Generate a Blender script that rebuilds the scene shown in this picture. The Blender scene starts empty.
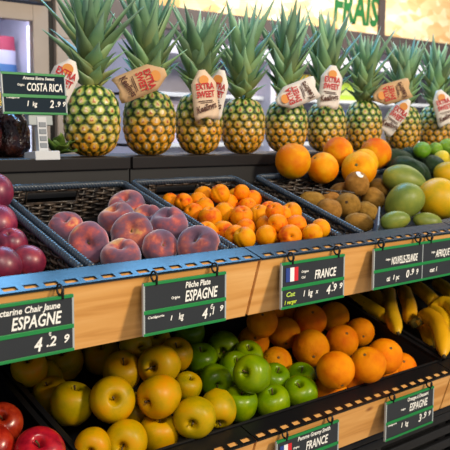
import bpy, bmesh, math, random
from mathutils import Vector, Matrix, Quaternion, noise
random.seed(7)
C = bpy.context.scene.collection
scene = bpy.context.scene
# ------------------------------------------------------------------ camera, world, lights, exposure
cam_d = bpy.data.cameras.new('camera'); cam = bpy.data.objects.new('camera', cam_d); C.objects.link(cam)
_R = ((0.7488046, -0.6627532, 0.0070583), (-0.0721417, -0.0920854, -0.9931344), (0.6588530, 0.7431544, -0.1167661))
cam.matrix_world = Matrix(((_R[0][0], -_R[1][0], -_R[2][0], 0), (_R[0][1], -_R[1][1], -_R[2][1], 0), (_R[0][2], -_R[1][2], -_R[2][2], 1.3), (0, 0, 0, 1)))
cam_d.sensor_width = 36; cam_d.lens = 64.16; cam_d.clip_start = .05
cam_d.dof.use_dof = True; cam_d.dof.focus_distance = 1.35; cam_d.dof.aperture_fstop = 12.0
scene.camera = cam
scene.view_settings.view_transform = 'Standard'; scene.view_settings.look = 'None'
scene.view_settings.gamma = 1; scene.view_settings.use_curve_mapping = False
scene.view_settings.exposure = 0.12
w = bpy.data.worlds.new('world'); scene.world = w; w.use_nodes = True
w.node_tree.nodes['Background'].inputs[0].default_value = (.80, .86, 1, 1)
w.node_tree.nodes['Background'].inputs[1].default_value = .30
def area(name, loc, target, size, power, col, sy=None):
    d = bpy.data.lights.new(name, 'AREA'); d.energy = power; d.color = col; d.size = size
    if sy: d.shape = 'RECTANGLE'; d.size_y = sy
    o = bpy.data.objects.new(name, d); C.objects.link(o); o.location = loc
    o.rotation_euler = (Vector(target) - Vector(loc)).to_track_quat('-Z', 'Y').to_euler(); return o
area('ceiling_spot_light', (1.75, -1.9, 2.6), (1.15, 1.1, .9), .5, 92, (1, .84, .62))
area('ceiling_lamp_light', (-.2, -1.0, 2.8), (.9, 1.1, .9), .8, 34, (1, .91, .78))
area('cool_ceiling_panel', (1.85, 2.3, 2.75), (1.0, 1.1, 1.0), 1.4, 50, (.20, .55, 1), .8)
area('back_wall_lamp', (3.6, 1.9, 3.0), (3.8, 3.4, 1.7), 1.8, 95, (1, .94, .86))

# ------------------------------------------------------------------ helpers
def lin(c):
    return tuple((x/12.92 if x <= .04045 else ((x+.055)/1.055)**2.4) for x in (v/255 for v in c)) + (1,)
def new_mat(name):
    m = bpy.data.materials.new(name); m.use_nodes = True
    return m, m.node_tree.nodes, m.node_tree.links, m.node_tree.nodes['Principled BSDF']
def plain(name, col, rough=.5, metal=0, spec=.5, emit=0):
    m, n, l, b = new_mat(name)
    tc = n.new('ShaderNodeTexCoord'); nz = n.new('ShaderNodeTexNoise'); nz.inputs['Scale'].default_value = 14; nz.inputs['Detail'].default_value = 4
    l.new(tc.outputs['Object'], nz.inputs['Vector'])
    mx = n.new('ShaderNodeMix'); mx.data_type = 'RGBA'
    c = lin(col); mx.inputs[6].default_value = tuple(x*.86 for x in c[:3]) + (1,); mx.inputs[7].default_value = tuple(min(1, x*1.12) for x in c[:3]) + (1,)
    l.new(nz.outputs[0], mx.inputs[0]); l.new(mx.outputs[2], b.inputs['Base Color'])
    b.inputs['Roughness'].default_value = rough; b.inputs['Metallic'].default_value = metal; b.inputs['Specular IOR Level'].default_value = spec
    if emit:
        b.inputs['Emission Color'].default_value = c; b.inputs['Emission Strength'].default_value = emit
    return m
def fruit_mat(name, stops, scale=1.3, rough=.4, spec=.5, bump=0, bscale=40, speck=None, hue=.03, val=.15, grad=None, coat=0, sub=0, stretch=(1, 1, 1)):
    """stops: [(pos, srgb)] over a per-fruit noise; grad: (amount) of local-z gradient added; speck: (srgb, scale, threshold)"""
    m, n, l, b = new_mat(name)
    tc = n.new('ShaderNodeTexCoord'); oi = n.new('ShaderNodeObjectInfo')
    ml = n.new('ShaderNodeMath'); ml.operation = 'MULTIPLY'; ml.inputs[1].default_value = 57; l.new(oi.outputs['Random'], ml.inputs[0])
    mp = n.new('ShaderNodeMapping'); mp.inputs['Scale'].default_value = stretch; l.new(tc.outputs['Object'], mp.inputs[0]); l.new(ml.outputs[0], mp.inputs[1])
    nz = n.new('ShaderNodeTexNoise'); nz.inputs['Scale'].default_value = scale; nz.inputs['Detail'].default_value = 5; nz.inputs['Roughness'].default_value = .55
    l.new(mp.outputs[0], nz.inputs['Vector'])
    fac = nz.outputs[0]
    if grad:
        sp = n.new('ShaderNodeSeparateXYZ'); l.new(tc.outputs['Object'], sp.inputs[0])
        ma = n.new('ShaderNodeMath'); ma.operation = 'MULTIPLY_ADD'; ma.inputs[1].default_value = grad; l.new(sp.outputs[2], ma.inputs[0]); l.new(fac, ma.inputs[2]); fac = ma.outputs[0]
    cr = n.new('ShaderNodeValToRGB'); e = cr.color_ramp.elements
    e[0].position, e[0].color = stops[0][0], lin(stops[0][1]); e[1].position, e[1].color = stops[-1][0], lin(stops[-1][1])
    for p, c in stops[1:-1]:
        k = e.new(p); k.color = lin(c)
    l.new(fac, cr.inputs[0]); col = cr.outputs[0]
    if speck:
        vo = n.new('ShaderNodeTexVoronoi'); vo.inputs['Scale'].default_value = speck[1]; l.new(mp.outputs[0], vo.inputs['Vector'])
        lt = n.new('ShaderNodeMath'); lt.operation = 'LESS_THAN'; lt.inputs[1].default_value = speck[2]; l.new(vo.outputs['Distance'], lt.inputs[0])
        sm = n.new('ShaderNodeMath'); sm.operation = 'MULTIPLY'; sm.inputs[1].default_value = .6; l.new(lt.outputs[0], sm.inputs[0])
        mx = n.new('ShaderNodeMix'); mx.data_type = 'RGBA'; l.new(sm.outputs[0], mx.inputs[0]); l.new(col, mx.inputs[6]); mx.inputs[7].default_value = lin(speck[0]); col = mx.outputs[2]
    hs = n.new('ShaderNodeHueSaturation'); l.new(col, hs.inputs['Color'])
    a = n.new('ShaderNodeMath'); a.operation = 'MULTIPLY_ADD'; a.inputs[1].default_value = hue; a.inputs[2].default_value = .5-hue/2; l.new(oi.outputs['Random'], a.inputs[0]); l.new(a.outputs[0], hs.inputs['Hue'])
    a = n.new('ShaderNodeMath'); a.operation = 'MULTIPLY_ADD'; a.inputs[1].default_value = -val; a.inputs[2].default_value = 1+val/2; l.new(oi.outputs['Random'], a.inputs[0]); l.new(a.outputs[0], hs.inputs['Value'])
    l.new(hs.outputs[0], b.inputs['Base Color'])
    b.inputs['Roughness'].default_value = rough; b.inputs['Specular IOR Level'].default_value = spec; b.inputs['Coat Weight'].default_value = coat; b.inputs['Coat Roughness'].default_value = .25
    if sub:
        b.inputs['Subsurface Weight'].default_value = sub; b.inputs['Subsurface Radius'].default_value = (.3, .15, .05); b.inputs['Subsurface Scale'].default_value = .2
    if bump:
        n2 = n.new('ShaderNodeTexNoise'); n2.inputs['Scale'].default_value = bscale; n2.inputs['Detail'].default_value = 3; l.new(tc.outputs['Object'], n2.inputs['Vector'])
        bp = n.new('ShaderNodeBump'); bp.inputs['Strength'].default_value = bump; bp.inputs['Distance'].default_value = .05; l.new(n2.outputs[0], bp.inputs['Height']); l.new(bp.outputs[0], b.inputs['Normal'])
    return m
def mesh_obj(name, verts, faces, m=None, parent=None, smooth=True):
    me = bpy.data.meshes.new(name); me.from_pydata(verts, [], faces); me.update()
    if smooth: me.polygons.foreach_set('use_smooth', [True]*len(me.polygons))
    if m: me.materials.append(m)
    o = bpy.data.objects.new(name, me); C.objects.link(o)
    if parent: o.parent = parent
    return o
class MB:
    """collects boxes, tubes and lathes for ONE mesh"""
    def __init__(s): s.v = []; s.f = []
    def add(s, vs, fs):
        k = len(s.v); s.v += [tuple(p) for p in vs]; s.f += [tuple(i+k for i in f) for f in fs]; return s
    def box(s, x0, x1, y0, y1, z0, z1, bev=0):
        bm = bmesh.new(); bmesh.ops.create_cube(bm, size=1)
        for v in bm.verts: v.co = Vector(((x0+x1)/2+v.co.x*(x1-x0), (y0+y1)/2+v.co.y*(y1-y0), (z0+z1)/2+v.co.z*(z1-z0)))
        if bev: bmesh.ops.bevel(bm, geom=bm.edges[:], offset=bev, segments=2, affect='EDGES', profile=.6)
        bm.verts.index_update(); s.add([v.co[:] for v in bm.verts], [[v.index for v in f.verts] for f in bm.faces]); bm.free(); return s
    def tube(s, pts, rad, n=6, closed=False, cap=True):
        pts = [Vector(p) for p in pts]; N = len(pts); k = len(s.v)
        rads = rad if isinstance(rad, (list, tuple)) else [rad]*N
        t0 = (pts[1]-pts[0]).normalized(); up = Vector((0, 0, 1)) if abs(t0.z) < .9 else Vector((1, 0, 0)); u = t0.cross(up).normalized()
        for i in range(N):
            a = pts[(i-1) % N] if closed or i else pts[0]; b = pts[(i+1) % N] if closed or i < N-1 else pts[-1]
            t = (b-a).normalized(); u = (u-t*u.dot(t)).normalized(); v = t.cross(u)
            for j in range(n):
                an = 2*math.pi*j/n; s.v.append(tuple(pts[i]+(u*math.cos(an)+v*math.sin(an))*rads[i]))
        for i in range(N if closed else N-1):
            for j in range(n):
                s.f.append((k+i*n+j, k+i*n+(j+1) % n, k+((i+1) % N)*n+(j+1) % n, k+((i+1) % N)*n+j))
        if cap and not closed:
            s.f.append(tuple(k+j for j in range(n))[::-1]); s.f.append(tuple(k+(N-1)*n+j for j in range(n)))
        return s
    def build(s, name, m=None, parent=None, smooth=False):
        return mesh_obj(name, s.v, s.f, m, parent, smooth)
def spline(pts, n):
    P = [Vector(p) for p in pts]; P = [2*P[0]-P[1]] + P + [2*P[-1]-P[-2]]; out = []
    segs = len(P)-3
    for i in range(n+1):
        t = i/n*segs; k = min(int(t), segs-1); t -= k; a, b, c, d = P[k:k+4]
        out.append(.5*((2*b)+(c-a)*t+(2*a-5*b+4*c-d)*t*t+(3*b-a-3*c+d)*t**3))
    return out
def lathe(profile, nu=40, nv=28, warp=None):
    """profile (r,z) bottom->top; warp(r,z,phi)->(r,z). Returns verts, faces"""
    pr = spline([(r, 0, z) for r, z in profile], nv); v = []; f = []
    for i, p in enumerate(pr):
        for j in range(nu):
            ph = 2*math.pi*j/nu; r, z = max(0, p.x), p.z
            if i in (0, nv): r = 0
            if warp: r, z = warp(r, z, ph)
            v.append((r*math.cos(ph), r*math.sin(ph), z))
    for i in range(nv):
        for j in range(nu):
            f.append((i*nu+j, i*nu+(j+1) % nu, (i+1)*nu+(j+1) % nu, (i+1)*nu+j))
    return v, f
def tag(o, label, cat, group=None, kind=None):
    o['label'] = label; o['category'] = cat
    if group: o['group'] = group
    if kind: o['kind'] = kind
    return o
def empty(name, loc=(0, 0, 0), rot=(0, 0, 0)):
    o = bpy.data.objects.new(name, None); C.objects.link(o); o.location = loc; o.rotation_euler = rot; o.empty_display_size = .02; return o
def structure(o): o['kind'] = 'structure'; return o
def text(body, h, m, parent, loc, rot=(math.pi/2, 0, 0), name='lettering', shear=.25, bold=.02, width=None, align='LEFT'):
    cu = bpy.data.curves.new(name, 'FONT'); cu.body = body; cu.size = 1; cu.shear = shear; cu.offset = bold; cu.extrude = .01; cu.align_x = align; cu.resolution_u = 2
    t = bpy.data.objects.new('t', cu); C.objects.link(t); bpy.context.view_layer.update()
    me = bpy.data.meshes.new_from_object(t.evaluated_get(bpy.context.evaluated_depsgraph_get())); bpy.data.objects.remove(t); bpy.data.curves.remove(cu)
    xs = [v.co.x for v in me.vertices]; ys = [v.co.y for v in me.vertices]
    sy = h/.7; sx = sy if width is None else width/max(1e-6, max(xs)-min(xs))
    for v in me.vertices: v.co = Vector((v.co.x*sx, v.co.y*sy, v.co.z*.02))
    me.materials.clear(); me.materials.append(m)
    o = bpy.data.objects.new(name, me); C.objects.link(o); o.parent = parent; o.location = loc; o.rotation_euler = rot; return o

# ------------------------------------------------------------------ materials
TH = math.radians(17.366); ct, st = math.cos(TH), math.sin(TH)
U0 = Vector((0, .9475, 1.09)); L0 = Vector((0, .98, .758))          # front edges of the upper and the lower sloped tier
M_lip = plain('lip_steel', (18, 36, 54), .24, 0, .27)
M_lipd = plain('black_lip_steel', (24, 24, 27), .35, .2, .4)
M_black = plain('black_plastic', (20, 20, 22), .5)
M_dark = plain('dark_ledge_laminate', (34, 32, 33), .45, 0, .2)
M_dark2 = plain('dark_recess', (30, 30, 32), .6)
M_white = plain('white_lettering', (240, 240, 235), .6)
M_green = plain('green_sign_strip', (20, 128, 62), .45)
M_slate = plain('slate_sign_board', (44, 48, 53), .40, 0, .4)
M_clear = plain('pale_plastic_edge', (168, 176, 178), .25)
M_grey = plain('grey_plastic', (196, 200, 206), .4)
def wood(name, c0, c1, c2, scale=1):
    m, n, l, b = new_mat(name)
    tc = n.new('ShaderNodeTexCoord'); mp = n.new('ShaderNodeMapping'); mp.inputs['Scale'].default_value = (1.6*scale, 14*scale, 22*scale); l.new(tc.outputs['Object'], mp.inputs[0])
    nz = n.new('ShaderNodeTexNoise'); nz.inputs['Scale'].default_value = 2.2; nz.inputs['Detail'].default_value = 6; nz.inputs['Distortion'].default_value = .8; l.new(mp.outputs[0], nz.inputs['Vector'])
    cr = n.new('ShaderNodeValToRGB'); e = cr.color_ramp.elements; e[0].position = .32; e[0].color = lin(c0); e[1].position = .72; e[1].color = lin(c2); k = e.new(.5); k.color = lin(c1)
    l.new(nz.outputs[0], cr.inputs[0])
    vo = n.new('ShaderNodeTexVoronoi'); vo.inputs['Scale'].default_value = 6; mp2 = n.new('ShaderNodeMapping'); mp2.inputs['Scale'].default_value = (1, 1, 2.2); l.new(tc.outputs['Object'], mp2.inputs[0]); l.new(mp2.outputs[0], vo.inputs['Vector'])
    lt = n.new('ShaderNodeValToRGB'); lt.color_ramp.elements[0].position = .03; lt.color_ramp.elements[0].color = (1, 1, 1, 1); lt.color_ramp.elements[1].position = .10; lt.color_ramp.elements[1].color = (0, 0, 0, 1); l.new(vo.outputs['Distance'], lt.inputs[0])
    mx = n.new('ShaderNodeMix'); mx.data_type = 'RGBA'; l.new(lt.outputs[0], mx.inputs[0]); l.new(cr.outputs[0], mx.inputs[6]); mx.inputs[7].default_value = lin((140, 84, 40)); l.new(mx.outputs[2], b.inputs['Base Color'])
    b.inputs['Roughness'].default_value = .5; return m
M_wood = wood('pine_board', (204, 142, 70), (224, 164, 90), (236, 182, 112))
def wicker_mat():
    m, n, l, b = new_mat('wicker')
    tc = n.new('ShaderNodeTexCoord'); nz = n.new('ShaderNodeTexNoise'); nz.inputs['Scale'].default_value = 60; nz.inputs['Detail'].default_value = 3; l.new(tc.outputs['Object'], nz.inputs['Vector'])
    cr = n.new('ShaderNodeValToRGB'); e = cr.color_ramp.elements; e[0].position = .35; e[0].color = lin((26, 24, 25)); e[1].position = .72; e[1].color = lin((86, 72, 60)); l.new(nz.outputs[0], cr.inputs[0]); l.new(cr.outputs[0], b.inputs['Base Color'])
    b.inputs['Roughness'].default_value = .36; return m
M_wick = wicker_mat(); M_rim = plain('basket_rim_cord', (44, 56, 70), .32, 0, .7)

# ------------------------------------------------------------------ setting
structure(MB().box(-3, 9, -3, 6, -.1, 0).build('floor', plain('floor_tiles', (150, 145, 138), .5)))
M_wall = plain('pale_wall_paint', (205, 200, 212), .7)
structure(MB().box(-2, 9, 3.62, 3.7, 0, 3).build('wall_back', M_wall))

# ------------------------------------------------------------------ the display stand (fixed counter): upper and lower tier
def tier_obj(name, mb, m, org, parent=None, smooth=False):
    o = mb.build(name, m, parent, smooth)
    if parent is None: o.location = org; o.rotation_euler = (TH, 0, 0)
    return o
def lip_mb(x0, x1, depth=.0455, pitch=.0305, sl=.0205):
    """flange in the slope plane (local x, v, w) with a row of slots near its front edge"""
    mb = MB(); t = .0022; v0, v1 = .0040, .0150
    n = int((x1-x0)/pitch); off = (x1-x0-n*pitch+(pitch-sl))/2; rows = []
    rects = [(x0, x1, 0, v0), (x0, x1, v1, depth)]; x = x0
    for i in range(n):
        a = x0+off+i*pitch; rects.append((x, a, v0, v1)); x = a+sl
    rects.append((x, x1, v0, v1))
    for a, b, c, d in rects: mb.box(a, b, c, d, -t, 0)
    mb.box(x0, x1, -.0012, 0, -.0036, 0)                              # turned-down front edge
    mb.box(x0, x1, depth-.002, depth, -.05, 0)                       # turned-down rear edge behind the board
    return mb
def tier(org, xs, bh, lipm, name_txt):
    root = empty('display_shelf', org, (TH, 0, 0)); 
    for x0, x1 in zip(xs[:-1], xs[1:]):
        g = .0016
        lip_mb(x0+g, x1-g).build('slotted_lip', lipm, root)
        MB().box(x0+.003, x1-.003, .0016, .0196, -bh, -.0035, .0012).build('wooden_front_board', M_wood, root)
    MB().box(xs[0], xs[-1], .03, .41, -.098, -.092).build('shelf_plate', M_black, root)
    return root
up = tier(U0, (-.25, .33, .921, 1.52, 2.12, 2.72), .110, M_lip, 'upper')
tag(up, 'upper sloped display shelf with slotted steel lip and pine front boards', 'display shelf')
lo = tier(L0, (-.30, .33, .948, 1.565, 2.18, 2.80), .100, M_lipd, 'lower')
tag(lo, 'lower sloped display shelf with black slotted lip and pine front boards', 'display shelf')
# back ledge for the pineapples, in modules with dark seams
lg = empty('back_ledge', (0, 1.345, 1.246)); tag(lg, 'dark grey laminate ledge the pineapples stand on', 'ledge')
lx = (-.2, .33, .939, 1.548, 2.157, 2.9)
for a, b in zip(lx[:-1], lx[1:]):
    MB().box(a+.003, b-.003, 0, .23, -.024, 0, .002).build('ledge_slab', M_dark, lg)
    MB().box(a+.002, b-.002, .008, .02, -.075, -.024).build('fascia_panel', M_dark2, lg)
# dark carcass behind and under the tiers
cs = empty('stand_carcass', (0, 1.33, 0)); tag(cs, 'black carcass holding the two sloped fruit tiers and the ledge', 'display stand')
MB().box(-.3, 2.9, .095, .105, .02, 1.165).build('rear_panel', M_black, cs)  # panel added to block light and keep the lower tier's back dark
MB().box(-.3, 2.9, .18, .235, 0, 1.2215).build('ledge_support', M_black, cs)
MB().box(-.3, 2.9, -.22, .09, .0, .60).build('plinth', M_black, cs)

# ------------------------------------------------------------------ wicker baskets of the upper tier (local x, v, w)
def wall_row(mb, a, b, z, ph, r=.0027, amp=.0036, stake=.0225, gaps=()):
    a, b = Vector(a), Vector(b); d = (b-a); L = d.length; d.normalize(); nrm = Vector((-d.y, d.x, 0)); n = max(2, int(L/stake*5)); pts = []
    for i in range(n+1):
        s = L*i/n; p = a+d*s+nrm*(amp*math.cos(math.pi*s/stake+ph)); p.z = z
        if any(g0 < s < g1 for g0, g1 in gaps):
            if len(pts) > 1: mb.tube(pts, r, 5)
            pts = []
        else: pts.append(p)
    if len(pts) > 1: mb.tube(pts, r, 5)
def rope(mb, path, R=.0034, r=.0038, pitch=.020, strands=3):
    P = [Vector(p) for p in path]; N = len(P); cum = [0]
    for i in range(N-1): cum.append(cum[-1]+(P[i+1]-P[i]).length)
    tot = cum[-1]; turns = round(tot/pitch); M = int(turns*9)
    def at(s):
        s = max(0, min(tot, s)); k = 0
        while k < N-2 and cum[k+1] < s: k += 1
        f = (s-cum[k])/(cum[k+1]-cum[k]); return P[k].lerp(P[k+1], f)
    for q in range(strands):
        pts = []
        for i in range(M+1):
            s = tot*i/M; c = at(s); t = (at(s+.004)-at(s-.004)).normalized(); u = Vector((0, 0, 1)); v = t.cross(u); an = 2*math.pi*(turns*i/M+q/strands)
            pts.append(c+(u*math.cos(an)+v*math.sin(an))*R)
        mb.tube(pts, r, 6)
def basket(x0, x1, label, v0=.0475, v1=.377, depth=.078, hole=True, floor=-.0535):
    root = empty('wicker_basket', U0, (TH, 0, 0)); tag(root, label, 'basket', None)
    i = .007; X0, X1, V0, V1 = x0+i, x1-i, v0+i, v1-i
    mb = MB(); z = -.010; k = 0; hx = X0+(X1-X0)*.42; L = X1-X0
    while z > -depth:
        back_gap = ((X1-hx-.052, X1-hx+.052),) if hole and -.036 < z < -.011 else ()
        wall_row(mb, (X1, V1, 0), (X0, V1, 0), z, k*math.pi, gaps=back_gap)
        wall_row(mb, (X0, V1, 0), (X0, V0, 0), z, k*math.pi); wall_row(mb, (X1, V0, 0), (X1, V1, 0), z, k*math.pi)
        wall_row(mb, (X0, V0+.006, 0), (X1, V0+.006, 0), z-.006, k*math.pi); z -= .0056; k += 1
    for (a, b) in (((X0, V0), (X1, V0)), ((X1, V0), (X1, V1)), ((X1, V1), (X0, V1)), ((X0, V1), (X0, V0))):
        d = Vector(b)-Vector(a); n = round(d.length/.0225)
        for j in range(n):
            p = Vector(a)+d*(j/n)
            if hole and abs(p.y-V1) < .001 and abs(p.x-hx) < .05: mb.tube([(p.x, p.y, -.036), (p.x, p.y, -depth)], .0022, 5)
            else: mb.tube([(p.x, p.y, -.012 if abs(p.y-V0) < .001 else -.004), (p.x, p.y, -depth)], .0022, 5)
    mb.build('woven_wall', M_wick, root, True)
    c = .010; path = []
    path.append((X1, V0-.003, -.006))
    for cx, cy, a0 in ((X1-c, V1-c, 0), (X0+c, V1-c, 90)):
        for q in range(4): a = math.radians(a0+30*q); path.append((cx+c*math.cos(a), cy+c*math.sin(a), -.004))
    path.append((X0, V0-.003, -.006))
    rm = MB(); rope(rm, path); rm.build('braided_rim', M_rim, root, True)
    if hole:
        h = MB(); h.tube([(hx-.052, V1, -.012), (hx+.052, V1, -.012), (hx+.052, V1, -.036), (hx-.052, V1, -.036)], .0028, 6, closed=True); h.build('handle_opening', M_wick, root, True)
    MB().box(X0, X1, V0, V1, floor-.002, floor).build('basket_floor', M_black, root)
    return root
basket(.325, .612, 'wicker basket holding the nectarines, at the left photo edge')
basket(.617, .896, 'dark wicker basket holding the flat peaches', depth=.088, floor=-.0715)
basket(.902, 1.187, 'dark wicker basket full of apricots')
kb = basket(1.240, 2.10, 'wide dark wicker basket holding kiwis, grapefruits and mangoes', hole=False)
# inside the wide basket: low wicker partition before the grapefruits and a blue sheet between kiwis and mangoes
pm = MB(); 
for k in range(9): wall_row(pm, (1.262, .322, 0), (1.47, .252, 0), -.052+k*.0056, k*math.pi)
for j in range(10): p = Vector((1.262, .322, 0)).lerp(Vector((1.47, .252, 0)), j/9); pm.tube([(p.x, p.y, -.053), (p.x, p.y, -.004)], .0022, 5)
pm.build('partition', M_wick, kb, True)
MB().box(1.50, 2.09, .335, .366, -.0535, -.010, .003).build('rear_step', M_black, kb)
sh = MB(); a, b = Vector((1.300, .056, 0)), Vector((1.385, .125, 0)); d = (b-a).normalized(); nn = Vector((-d.y, d.x, 0))*.0016
sh.add([a-nn+Vector((0, 0, -.05)), a+nn+Vector((0, 0, -.05)), b+nn+Vector((0, 0, -.05)), b-nn+Vector((0, 0, -.05)), a-nn+Vector((0, 0, .006)), a+nn+Vector((0, 0, .006)), b+nn+Vector((0, 0, .014)), b-nn+Vector((0, 0, .014))], [(0, 3, 2, 1), (4, 5, 6, 7), (0, 1, 5, 4), (1, 2, 6, 5), (2, 3, 7, 6), (3, 0, 4, 7)])
sh.build('divider_sheet', plain('blue_divider_sheet', (92, 112, 134), .4), kb)['label'] = 'pale blue divider sheet'

# ------------------------------------------------------------------ black trays of the lower tier
def tray(x0, x1, label, h=.0):
    root = empty('black_tray', L0, (TH, 0, 0)); tag(root, label, 'tray')
    MB().box(x0, x1, .049, .398, -.064, -.060).build('tray_bottom', M_black, root)
    for a, b, c, d in ((x0, x0+.005, .049, .398), (x1-.005, x1, .049, .398), (x0+.005, x1-.005, .049, .054), (x0+.005, x1-.005, .393, .398)):
        MB().box(a, b, c, d, -.060, h, .001).build('tray_side', M_black, root)
    MB().box(x0-.0005, x0+.011, .048, .4, h, h+.004, .001).build('tray_rim', M_lipd, root); MB().box(x1-.011, x1+.0005, .048, .4, h, h+.004, .001).build('tray_rim', M_lipd, root)
    return root
tray(.30, .6295, 'black tray holding the red apples, bottom left')
tray(.6365, 1.59, 'wide black tray holding yellow apples, green apples and oranges')
tray(1.603, 2.30, 'black tray holding the bananas, bottom right')
# crate under the lower board
cr = empty('black_crate', (1.55, 1.06, .49)); tag(cr, 'black slatted plastic crate under the lower shelf, bottom right corner', 'crate')
for z in (0.0, .035, .07, .105): MB().box(-.45, .75, 0, .012, z, z+.022, .003).build('crate_slat', M_black, cr)
MB().box(-.46, .76, -.012, .016, .135, .150, .004).build('crate_rim', M_lipd, cr)
MB().box(-.45, .75, .0, .03, -.47, .0).build('crate_base', M_black, cr)
for x in (-.44, -.15, .15, .45, .73): MB().box(x, x+.014, .001, .02, 0, .137).build('crate_post', M_black, cr)

# ------------------------------------------------------------------ fruit meshes (unit size, axis = local z)
def uv_fruit(name, prof, m, nu=40, nv=28, warp=None):
    v, f = lathe(prof, nu, nv, warp); o = mesh_obj(name, v, f, m); return o
def apple(name, m, mstem):
    prof = [(0, -.74), (.12, -.80), (.30, -.97), (.50, -.98), (.74, -.76), (.93, -.38), (1, .06), (.97, .42), (.86, .72), (.68, .90), (.48, .99), (.32, .99), (.20, .88), (.10, .66), (0, .55)]
    def wp(r, z, p):
        k = max(0, -z)
        return r*(1+.035*k*math.cos(5*p)+.02*math.cos(2*p+.6)), z+.05*(k > .7)*math.cos(5*p)+.03*math.cos(p)*(z > .5)
    o = uv_fruit(name, prof, m, 44, 30, wp)
    s = MB(); s.tube(spline([(0, 0, .5), (.02, .0, .8), (.09, .03, 1.10)], 6), [.035, .035, .035, .04, .042, .05, .055], 7); s.build('stem', mstem, o, True)
    c = MB()
    for q in range(6):
        a = q*math.pi/3; c.tube([(0, 0, -.72), (.08*math.cos(a), .08*math.sin(a), -.80), (.13*math.cos(a), .13*math.sin(a), -.86)], [.05, .035, .01], 5)
    c.build('calyx', mstem, o, True)
    return o
def citrus(name, m, mscar, tip=0, scarcol=True):
    def wp(r, z, p):
        n_ = .012*math.sin(3*p+z*2)
        return r*(1+n_), z
    prof = [(math.sin(math.pi*i/14)*1.0, -math.cos(math.pi*i/14)) for i in range(15)]
    prof[-1] = (0, .93+tip); prof[-2] = (prof[-2][0], prof[-2][1]-.01+tip*.35)
    prof[0] = (0, -.97)
    o = uv_fruit(name, prof, m, 40, 28, wp)
    s = MB(); v, f = lathe([(0, .88+tip), (.10, .90+tip), (.085, .955+tip), (.04, .975+tip), (0, .965+tip)], 10, 6, lambda r, z, p: (r*(1+.15*math.cos(5*p)), z)); s.add(v, f); s.build('stem_scar', mscar, o, True)
    return o
def stone(name, m, mscar, flat=False):
    def wp(r, z, p):
        d = (p+math.pi) % (2*math.pi)-math.pi
        cr_ = .085*math.exp(-(d/.13)**2)*min(1, r*1.6); return r*(1-cr_)*(1+.015*math.sin(2*p+1)), z
    prof = [(0, -.98), (.2, -.98), (.5, -.86), (.8, -.58), (.97, -.22), (1, .1), (.93, .5), (.7, .82), (.42, .98), (.2, .96), (.08, .86), (0, .80)]
    o = uv_fruit(name, prof, m, 48, 24, wp)
    MB().tube([(0, 0, .78), (0, .01, .87)], [.07, .05], 7).build('stem_scar', mscar, o, True)
    return o
def donut(name, m, mscar):
    b = m.node_tree.nodes['Principled BSDF']; b.inputs['Sheen Weight'].default_value = .75; b.inputs['Sheen Roughness'].default_value = .45; b.inputs['Sheen Tint'].default_value = (.85, .88, 1, 1)
    def wp(r, z, p):
        d = (p+math.pi) % (2*math.pi)-math.pi
        k = math.exp(-(d/.22)**2)*.10*min(1, r*2)
        return r*(1+.035*math.sin(2*p)+.02*math.sin(3*p+1)-k*.6), z*(1+.08*math.sin(2*p+2)-k)
    prof = [(0, -.40), (.15, -.50), (.35, -.85), (.60, -.99), (.83, -.78), (.97, -.35), (1, .05), (.95, .45), (.80, .82), (.58, .99), (.36, .98), (.20, .82), (.10, .62), (0, .52)]
    o = uv_fruit(name, prof, m, 48, 30, wp)
    MB().tube([(0, 0, .50), (.01, .0, .60)], [.08, .05], 7).build('stem_scar', mscar, o, True)
    return o
def oval(name, m, prof, mend=None, endname='blossom_end', bend=0, lump=.02, endz=1, endr=.12):
    o = uv_fruit(name, prof, m, 36, 30, lambda r, z, p: (r*(1+lump*math.sin(2*p+z*2)+lump*.6*math.sin(3*p-z)), z))
    if bend:
        for v in o.data.vertices: v.co.x += bend*(1-v.co.z**2)
    if mend:
        e = MB(); v, f = lathe([(0, endz-.10), (endr, endz-.09), (endr*.9, endz-.02), (endr*.45, endz+.02), (0, endz)], 9, 6, lambda r, z, p: (r*(1+.2*math.cos(4*p)), z)); e.add(v, f); e.build(endname, mend, o, True)
    return o
M_stem = plain('brown_stem', (88, 66, 34), .7)
M_scar = plain('green_brown_scar', (96, 98, 44), .7)
M_dscar = plain('dark_scar', (104, 78, 34), .8)
F = {}
F['gold'] = apple('yellow_apple', fruit_mat('yellow_apple_skin', [(.25, (142, 132, 0)), (.5, (190, 152, 0)), (.72, (212, 146, 0))], 1.0, .42, .2, .0, 40, ((150, 130, 10), 16, .05), .03, .2, coat=.04), M_stem)
F['granny'] = apple('green_apple', fruit_mat('green_apple_skin', [(.25, (82, 120, 0)), (.5, (110, 144, 0)), (.75, (146, 166, 4))], 1.0, .3, .25, 0, 40, ((160, 180, 40), 18, .05), .02, .18, coat=.16), M_stem)
F['red'] = apple('red_apple', fruit_mat('red_apple_skin', [(.3, (124, 10, 14)), (.5, (170, 20, 22)), (.68, (190, 46, 30)), (.8, (200, 124, 50))], 1.3, .26, .5, 0, 40, ((200, 90, 70), 18, .05), .02, .1, coat=.3, stretch=(2, 2, .6)), M_stem)
F['org'] = citrus('orange', fruit_mat('orange_peel', [(.3, (222, 110, 0)), (.55, (240, 142, 0)), (.8, (246, 162, 2))], 1.1, .55, .12, .3, 26, None, .02, .16), M_dscar)
F['cit'] = citrus('grapefruit', fruit_mat('grapefruit_peel', [(.36, (228, 100, 0)), (.5, (234, 126, 0)), (.64, (242, 168, 4))], .9, .48, .15, .25, 28, None, .02, .06), M_scar)
F['apr'] = stone('apricot', fruit_mat('apricot_skin', [(.30, (242, 156, 4)), (.55, (234, 134, 2)), (.66, (216, 88, 12)), (.78, (176, 48, 32))], .9, .55, .15, .08, 60, ((190, 90, 30), 20, .05), .02, .08), M_dscar)
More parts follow.
